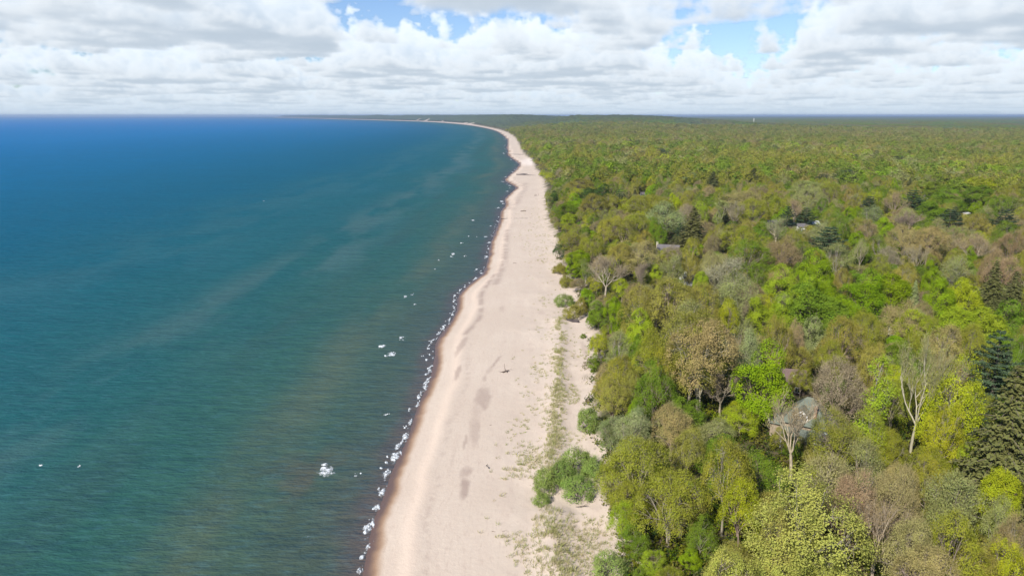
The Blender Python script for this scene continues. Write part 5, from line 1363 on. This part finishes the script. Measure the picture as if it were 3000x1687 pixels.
def window(parent, x, y, z, w, h, axis, out, frame=M_WHITE):
    """a framed window standing proud of a wall; axis = wall normal ('x' or 'y'), out = +1 / -1"""
    f = MB(); t = .07; d = .06
    def bx(m, a0, a1, z0, z1, o0, o1):
        lo, hi = sorted((o0 * out, o1 * out))
        if axis == 'y': m.box(x + a0, x + a1, y + lo, y + hi, z + z0, z + z1)
        else: m.box(x + lo, x + hi, y + a0, y + a1, z + z0, z + z1)
    bx(f, -w / 2 - t, -w / 2, -t, h + t, 0, d); bx(f, w / 2, w / 2 + t, -t, h + t, 0, d); bx(f, -w / 2, w / 2, -t, 0, 0, d); bx(f, -w / 2, w / 2, h, h + t, 0, d); bx(f, -.03, .03, 0, h, .012, d - .01)
    fr = f.build('window', frame, parent)
    g = MB(); bx(g, -w / 2, w / 2, 0, h, .002, .02); g.build('pane', M_GLASS, fr)
    return fr

def green_house():
    c = bp(2366, 1161, 19.5); g = gz(c[0], c[1] - 2)
    for _ in range(4): c = bp(2374, 1163, g + 9.7); g = gz(c[0], c[1])
    r = empty('house', (c[0], c[1], g), math.radians(-32))
    tag(r, 'large house with a steep green-grey hipped roof and white dormer among bare trees', 'house')
    r.scale = (.82, .82, .95)
    w = MB(); w.box(-5.2, 5.2, -4.9, 4.9, -.6, 5.3); w.box(-8.4, -5.2, -3.6, 2.6, -.6, 3.9); w.box(5.2, 8.4, -.5, 4.4, -.6, 4.4); w.build('wall', M_STUCCO, r)
    rf = MB(); rf.hip(-5.9, 5.9, -5.6, 5.6, 5.15, 10.2, 1.4)
    rf.hip(-9.0, -4.9, -4.3, 3.3, 3.75, 7.1, 2.0, ax='y')
    rf.slab([(5.3, -1.0, 5.6), (9.1, -1.0, 4.1), (9.1, 5.0, 4.1), (5.3, 5.0, 5.6)], .2)
    rf.slab([(-4.9, -5.62, 4.35), (1.6, -5.62, 4.35), (1.6, -8.9, 3.0), (-4.9, -8.9, 3.0)], .2)
    roof = rf.build('roof', M_GREEN, r)
    ch = MB(); ch.box(1.7, 2.4, -3.9, -3.25, 6.0, 9.5); ch.box(1.62, 2.48, -3.98, -3.17, 9.3, 9.53); ch.build('chimney', M_BRICK, roof)
    dm = MB(); dm.box(-2.6, .6, -5.0, -2.6, 5.9, 7.55)
    dm.poly((-2.6, -5.0, 7.55), (.6, -5.0, 7.55), (-1.0, -5.0, 8.7)); d = dm.build('dormer', M_WHITE, r)
    dr = MB(); dr.gable(-3.1, 1.1, -5.45, -1.9, 7.35, 8.95, .16, 'y'); dr.build('dormer_roof', M_GREEN, d)
    tb = MB()
    for x in (-2.1, -1.0, .1): tb.box(x - .07, x + .07, -5.05, -5.0, 7.5, 7.5 + (1.1 if x == -1.0 else .42))
    tb.box(-2.6, .6, -5.06, -5.003, 7.42, 7.55); tb.build('timber_framing', M_BEAM, d)
    window(d, -1.75, -5.0, 6.1, 1.0, 1.2, 'y', -1); window(d, -.3, -5.0, 6.1, 1.0, 1.2, 'y', -1)
    gb = MB(); gb.box(-8.75, -8.4, -4.34, -4.2, 4.2, 5.6); gb.build('white_trim', M_WHITE, r)
    for x in (-3.6, -1.2, 2.0, 3.8): window(r, x, -4.9, 1.2, 1.1, 1.6, 'y', -1)
    for y in (-3.2, -1.6): window(r, 5.2, y, 1.3, 1.1, 1.5, 'x', 1)
    for x in (-4.7, -2.6, -.6, 1.4):
        p = MB(); p.box(x - .1, x + .1, -8.7, -8.5, -.6, 2.95); p.build('porch_post', M_WHITE, r)
    dd = MB(); dd.box(.0, 1.0, -4.96, -4.9, .0, 2.1); dd.build('door', M_BEAM, r)
    # the lower building by its side
    c2 = bp(2414, 1258, g + 4.4); g2 = gz(c2[0], c2[1])
    q = empty('garage', (c2[0], c2[1], g2), math.radians(-32)); tag(q, 'low outbuilding with grey-green roof and two skylights beside the green-roofed house', 'garage')
    w = MB(); w.box(-3.2, 3.2, -2.8, 2.8, -.6, 2.9); w.build('wall', M_STUCCO, q)
    rf = MB(); rf.hip(-3.7, 3.7, -3.3, 3.3, 2.8, 5.2, 2.2); ro = rf.build('roof', M_GREEN, q)
    for x, y in ((1.1, -1.5), (1.5, -2.35)):
        s = MB(); z = 2.8 + 2.4 * (y + 3.3) / 3.3; k = 2.4 / 3.3
        s.slab([(x - .8, y - .22, z + .10 - .22 * k), (x + .8, y - .22, z + .10 - .22 * k), (x + .8, y + .22, z + .10 + .22 * k), (x - .8, y + .22, z + .10 + .22 * k)], .08); s.build('skylight', M_SKYLIGHT, ro)
    dg = MB(); dg.box(-1.4, 1.4, -2.87, -2.8, -.1, 2.3); dg.build('door', M_WHITE, q)
green_house()

def small_house(X, Y, ridge_h, L, Wd, rz, roofm, wallm, label, wall_h=2.9, name='cottage', chim=None, vent=False, wins=True, dish=False, hip=False):
    g = 7.0
    for _ in range(5): c = bp(X, Y, g + ridge_h * .8); g = gz(c[0], c[1])
    r = empty(name, (c[0], c[1], g), math.radians(rz)); tag(r, label, 'house' if name in ('cottage', 'house') else name.replace('_', ' '))
    w = MB(); w.box(-L / 2, L / 2, -Wd / 2, Wd / 2, -.8, wall_h)
    if not hip:
        for x, o in ((-L / 2, 1), (L / 2, -1)): w.poly(*[(x, -Wd / 2, wall_h), (x, Wd / 2, wall_h), (x, 0, ridge_h - .25)][::o])
    w.build('wall', wallm, r)
    rf = MB()
    if hip: rf.hip(-L / 2 - .5, L / 2 + .5, -Wd / 2 - .5, Wd / 2 + .5, wall_h - .12, ridge_h, L * .35)
    else: rf.gable(-L / 2 - .45, L / 2 + .45, -Wd / 2 - .5, Wd / 2 + .5, wall_h - .28, ridge_h)
    ro = rf.build('roof', roofm, r)
    if chim:
        x, y, m = chim; ch = MB(); ch.box(x - .45, x + .45, y - .4, y + .4, wall_h - .2, ridge_h + .9); ch.box(x - .52, x + .52, y - .47, y + .47, ridge_h + .75, ridge_h + .98); ch.build('chimney', m, ro)
    if vent:
        v = MB(); v.box(.7, 1.0, -Wd * .30, -Wd * .30 + .3, wall_h + .6, wall_h + 1.75); v.build('vent_pipe', M_WHITE, ro)
    if wins:
        k = max(2, int(L / 3))
        for i in range(k): window(r, -L / 2 + (i + .5) * L / k, -Wd / 2, .9, 1.1, 1.3, 'y', -1)
        window(r, L / 2, 0, .9, 1.1, 1.3, 'x', 1); window(r, -L / 2, 0, .9, 1.1, 1.3, 'x', -1)
    return r
small_house(2312, 1092, 5.8, 7.0, 6.8, -14, M_BROWN, M_BEAM, 'cottage with a pinkish brown shingled roof half hidden in deep tree shade', 3.2, vent=True, chim=(-2.3, .6, M_BRICK))
small_house(1958, 724, 6.4, 10.0, 8.0, -18, M_GREY, M_CREAM, 'house with a long grey shingled roof and pinkish chimney near the beach wood', 3.0, 'house', chim=(-5.4, 1.0, M_CREAM))
small_house(2022, 806, 4.6, 6.6, 5.6, 12, M_DARK, M_WHITE, 'small cottage with dark grey roof and white wall behind the big gold dome', 2.6, chim=(-2.6, -1.2, M_WHITE))
small_house(2618, 958, 3.1, 1.9, 1.7, 20, M_GREY, M_WHITE, 'tiny white garden shed peeping out between yellow crowns', 2.3, 'shed', wins=False)
def cabins():
    for X, Y, L, W, rz, lab, h in [(2316, 657, 4.6, 5.0, 4, 'white cabin standing leftmost of the row under the rosy bare tree', 6.4), (2350, 661, 6.4, 5.6, 4, 'widest white cabin in the row behind the dark layered pine', 6.6),
                                   (2382, 653, 5.6, 5.0, 4, 'white cabin with pale roof standing rightmost of the row, half behind sage leaves', 6.6), (2257, 650, 6.6, 5.0, -6, 'long cream cabin left of the white row behind a bare silvery tree', 5.4)]:
        small_house(X, Y, h, L, W, rz, M_METAL if 'pale' in lab else M_GREY, M_CREAM if 'cream' in lab else M_WHITE, lab, h - 1.5, 'cabin')
    small_house(2718, 574, 6.0, 5.0, 5, -20, M_DARK, M_WHITE, 'white gabled house corner showing beside a dark pine in the middle wood', 4.2, 'house')
    small_house(2832, 626, 4.2, 2.6, 2.6, 30, M_METAL, M_CREAM, 'pale roofed cabin showing over pines toward the right edge', 4.0, 'cabin')
    small_house(1883, 567, 6.0, 3.4, 4.0, 10, M_DARK, M_WHITE, 'small white house wall glimpsed among olive crowns near the beach wood', 4.4, 'house')
cabins()

def water_tower():
    p = bp(2209, 351, 40.0); r = empty('water_tower', (p[0], p[1], gz(p[0], p[1])))
    tag(r, 'white domed water tower rising far off over the hazy wood', 'water tower')
    n = 20; t = np.linspace(0, math.pi, 11); R = 5.5
    V = [(R * math.sin(a) * math.cos(b), R * math.sin(a) * math.sin(b), 33 - R * .8 * math.cos(a)) for a in t for b in np.arange(n) * 2 * math.pi / n]
    F = [(i * n + j, i * n + (j + 1) % n, (i + 1) * n + (j + 1) % n, (i + 1) * n + j) for i in range(10) for j in range(n)]
    me = bpy.data.meshes.new('tank'); me.from_pydata(V, [], F); me.materials.append(M_WHITE); me.update(); link('tank', me, r)
    m = Wood(); m.limb([(0, 0, -2), (0, 0, 10), (0, 0, 27.4)], 3.0, 1.8, 12); me = m.mesh('stem'); me.materials[0] = M_WHITE; link('stem', me, r)
water_tower()

# ------------------------------------------------------------------ what lies and stands on the beach
M_DRIFT = plain('weathered_wood', (.20, .155, .12), .9, .1, .3, 4); M_DRIFT_D = plain('dark_driftwood', (.13, .10, .08), .9, .1, .3, 5); M_POST = plain('dark_wet_timber', (.075, .062, .062), .8, .2, .25, 3)
def at(X, Y):
    z = 1.5
    for _ in range(4): p = bp(X, Y, z); z = gz(p[0], p[1])
    return p[0], p[1], z
def drift(X, Y, limbs, label, mat=M_DRIFT, name='driftwood', k=.8):
    limbs = [(np.array(a) * k, np.array(b) * k, r0 * k * .8, r1 * k * .8) for a, b, r0, r1 in limbs]
    p = at(X, Y); w = Wood(); rs = np.random.RandomState(int(X))
    for a, b, r0, r1 in limbs: w.limb(curve(a, b, rs, wig=.05, n=6), r0, r1, 6)
    me = w.mesh(name); me.materials[0] = mat
    tag(link(name, me, None, p), label, 'driftwood')
drift(1480, 1089, [((.1, 0, .1), (-.25, -.3, 3.3), .13, .05), ((-1.3, -.4, .1), (1.5, .5, .35), .22, .12), ((.2, .2, .3), (2.6, 1.2, .75), .13, .04), ((-.8, -1.0, .05), (.6, .5, .5), .18, .1), ((.7, -1.0, .1), (.5, .6, .5), .2, .1),
                   ((-.2, .1, .2), (.25, .3, 1.0), .14, .06), ((-1.3, -.4, .1), (-2.7, -.1, .3), .07, .03)], 'dark uprooted driftwood stump with one branch standing upright on bare sand', M_DRIFT_D)
drift(1466, 1556, [((-2.0, .1, .06), (1.9, -.2, .10), .09, .05), ((.4, -.05, .1), (1.6, .3, .25), .05, .02)], 'long pale driftwood pole lying across the sand near the bottom')
drift(1533, 620, [((-2.6, 0, .3), (2.8, .8, .5), .45, .3), ((1, .3, .5), (2.6, -.6, 1.2), .2, .08)], 'grey log lying alone on the sand above the farther groyne', M_DRIFT_D)
drift(1570, 574, [((-1.6, 0, .2), (-.6, .3, 2.0), .28, .15), ((-.4, 0, .2), (.8, .2, 1.7), .25, .14), ((-2, .1, .2), (1.8, 0, .3), .22, .12)], 'tangle of dark driftwood standing up near the far dune foot', M_DRIFT_D)
drift(1577, 573, [((0, 0, .1), (.5, .2, 2.0), .25, .12)], 'single dark driftwood stub beside the far tangle', M_DRIFT_D)
drift(1508, 772, [((-1.1, 0, .1), (1.2, .1, .15), .14, .1)], 'short dark log on bare sand left of the brown bushes', M_DRIFT_D)
drift(1721, 1000, [((-.2, 0, 0), (.1, .2, 1.6), .06, .02), ((0, 0, .1), (1.0, -.2, .3), .10, .05), ((.2, .1, .2), (-.6, -.3, .5), .08, .04)], 'small tangle of grey sticks at the dune edge by the wood', M_DRIFT)
drift(1706, 1487, [((-1.2, 0, .3), (1.5, .1, .5), .10, .05), ((-.6, .4, .2), (.9, -.5, .8), .09, .04), ((.2, .3, .1), (1.6, .7, .9), .08, .03), ((-1.6, .3, .1), (-.4, -.4, .6), .08, .04)], 'dark tangle of fallen limbs under the front of the willow thicket', M_DRIFT_D)
drift(1437, 1245, [((-.3, 0, .05), (.35, .1, .1), .07, .05)], 'short dark stick lying on smooth sand below the damp streaks', M_DRIFT_D)

def groyne(P0, P1, label, h=.55, th=.35, box=None):
    a = np.array(at(*P0)); b = np.array(at(*P1)); d = b - a; L = np.hypot(d[0], d[1]); rz = math.atan2(d[1], d[0])
    r = empty('groyne', tuple(a), rz); tag(r, label, 'groyne', 'low timber groynes across the beach')
    pl = MB(); n = 10
    for i in range(n):
        x0, x1 = L * i / n, L * (i + 1) / n - .03; z = (b[2] - a[2]) * (i + .5) / n; f = h * (1 - .75 * i / n)
        pl.box(x0, x1, -th / 2, th / 2, z - .8, z + f)
    pl.build('planking', M_POST, r)
    for i in range(0, n + 1, 2):
        z = (b[2] - a[2]) * i / n; f = h * (1 - .75 * i / n); q = MB(); x = L * i / n; q.box(x - .14, x + .14, -th / 2 - .28, -th / 2 - .003, z - .9, z + f + .25); q.build('post', M_POST, r)
    if box:
        q = MB(); q.box(box[0], box[1], th / 2 + .01, box[2], -.6, box[3]); q.build('platform', M_POST, r)
groyne((1514, 512.5), (1569, 514.2), 'dark timber groyne with a square platform on the far narrow beach', 1.1, .8, (.8, 7.5, 14, .75))
groyne((1468, 642.5), (1545, 640), 'long low timber groyne crossing the beach below the lone far log', .55, .4)
groyne((1482, 452.5), (1535, 452.8), 'farthest low timber groyne reaching the water where the beach narrows', .9, .8)

def retaining_wall():
    a = np.array(at(1657, 936)); b = np.array(at(1697, 945)); d = b - a; L = np.hypot(d[0], d[1])
    r = empty('retaining_wall', (a[0], a[1], min(a[2], b[2])), math.atan2(d[1], d[0])); tag(r, 'low dark timber retaining wall under the olive bush at the dune edge', 'wall')
    m = MB()
    for i in range(3): m.box(0, L, -.12, .12, -.4 + i * .42, -.4 + i * .42 + .39)
    m.build('planking', M_POST, r)
    for x in (.3, L * .5, L - .3): q = MB(); q.box(x - .1, x + .1, -.32, -.125, -.5, 1.05); q.build('post', M_POST, r)
retaining_wall()

def bird(X, Y, rz, label, s=1.0):
    """a standing dark bird: body, neck and head as one skin, two thin legs, a bill"""
    p = at(X, Y); r = empty('bird', p, rz); tag(r, label, 'bird', 'two dark birds on the sand'); r.scale = (s, s, s)
    def blob(chain):
        w = Wood(); pts = np.array([c[:3] for c in chain]); rad = [c[3] for c in chain]; n = 8
        V = []; F = []
        dd = np.gradient(pts, axis=0); dd /= np.linalg.norm(dd, axis=1)[:, None]
        for i, (q, d) in enumerate(zip(pts, dd)):
            a = np.cross(d, [0, 1, 0]); a /= np.linalg.norm(a); b = np.cross(d, a)
            for k in range(n):
                t = k * 2 * math.pi / n; V.append(q + (a * math.cos(t) + b * math.sin(t) * .85) * rad[i])
        for i in range(len(pts) - 1):
            for k in range(n): F.append((i * n + k, i * n + (k + 1) % n, (i + 1) * n + (k + 1) % n, (i + 1) * n + k))
        F.append(tuple(range(n))[::-1]); F.append(tuple(range((len(pts) - 1) * n, len(pts) * n)))
        me = bpy.data.meshes.new('body'); me.from_pydata([tuple(v) for v in V], [], F); me.update()
        for q in me.polygons: q.use_smooth = True
        return me
    me = blob([(-.34, 0, .24, .02), (-.24, 0, .27, .07), (-.08, 0, .33, .125), (.08, 0, .38, .13), (.17, 0, .46, .085), (.20, 0, .56, .055), (.22, 0, .63, .06), (.25, 0, .67, .055), (.29, 0, .67, .02)])
    me.materials.append(M_BIRD); link('body', me, r)
    for y in (-.05, .05):
        w = Wood(); w.limb([(0, y, .30), (.01, y, .14), (.0, y, -.02)], .016, .012, 5); me = w.mesh('leg'); me.materials[0] = M_POST; link('leg', me, r)
    w = Wood(); w.limb([(.28, 0, .668), (.34, 0, .66), (.39, 0, .65)], .02, .004, 5); me = w.mesh('bill'); me.materials[0] = M_POST; link('bill', me, r)
M_BIRD = plain('dark_plumage', (.035, .03, .03), .7, .3, .2, 8)
bird(1426, 1366, .6, 'dark bird standing on open sand, farther of the pair', .8)
bird(1430.5, 1372, 2.1, 'dark bird standing on open sand, nearer of the pair', .9)

# ------------------------------------------------------------------ the air
def haze():
    m = MB(); m.box(-44100, 44100, -400, 44100, -3.6, 98.0)
    n = NT('haze_air'); v = n.new('ShaderNodeVolumePrincipled')
    v.inputs['Color'].default_value = (.50, .66, .90, 1); v.inputs['Density'].default_value = HAZE; v.inputs['Anisotropy'].default_value = .25
    n.t.links.new(v.outputs[0], n.out.inputs['Volume'])
    tag(m.build('haze', n.m), kind='stuff')
haze()
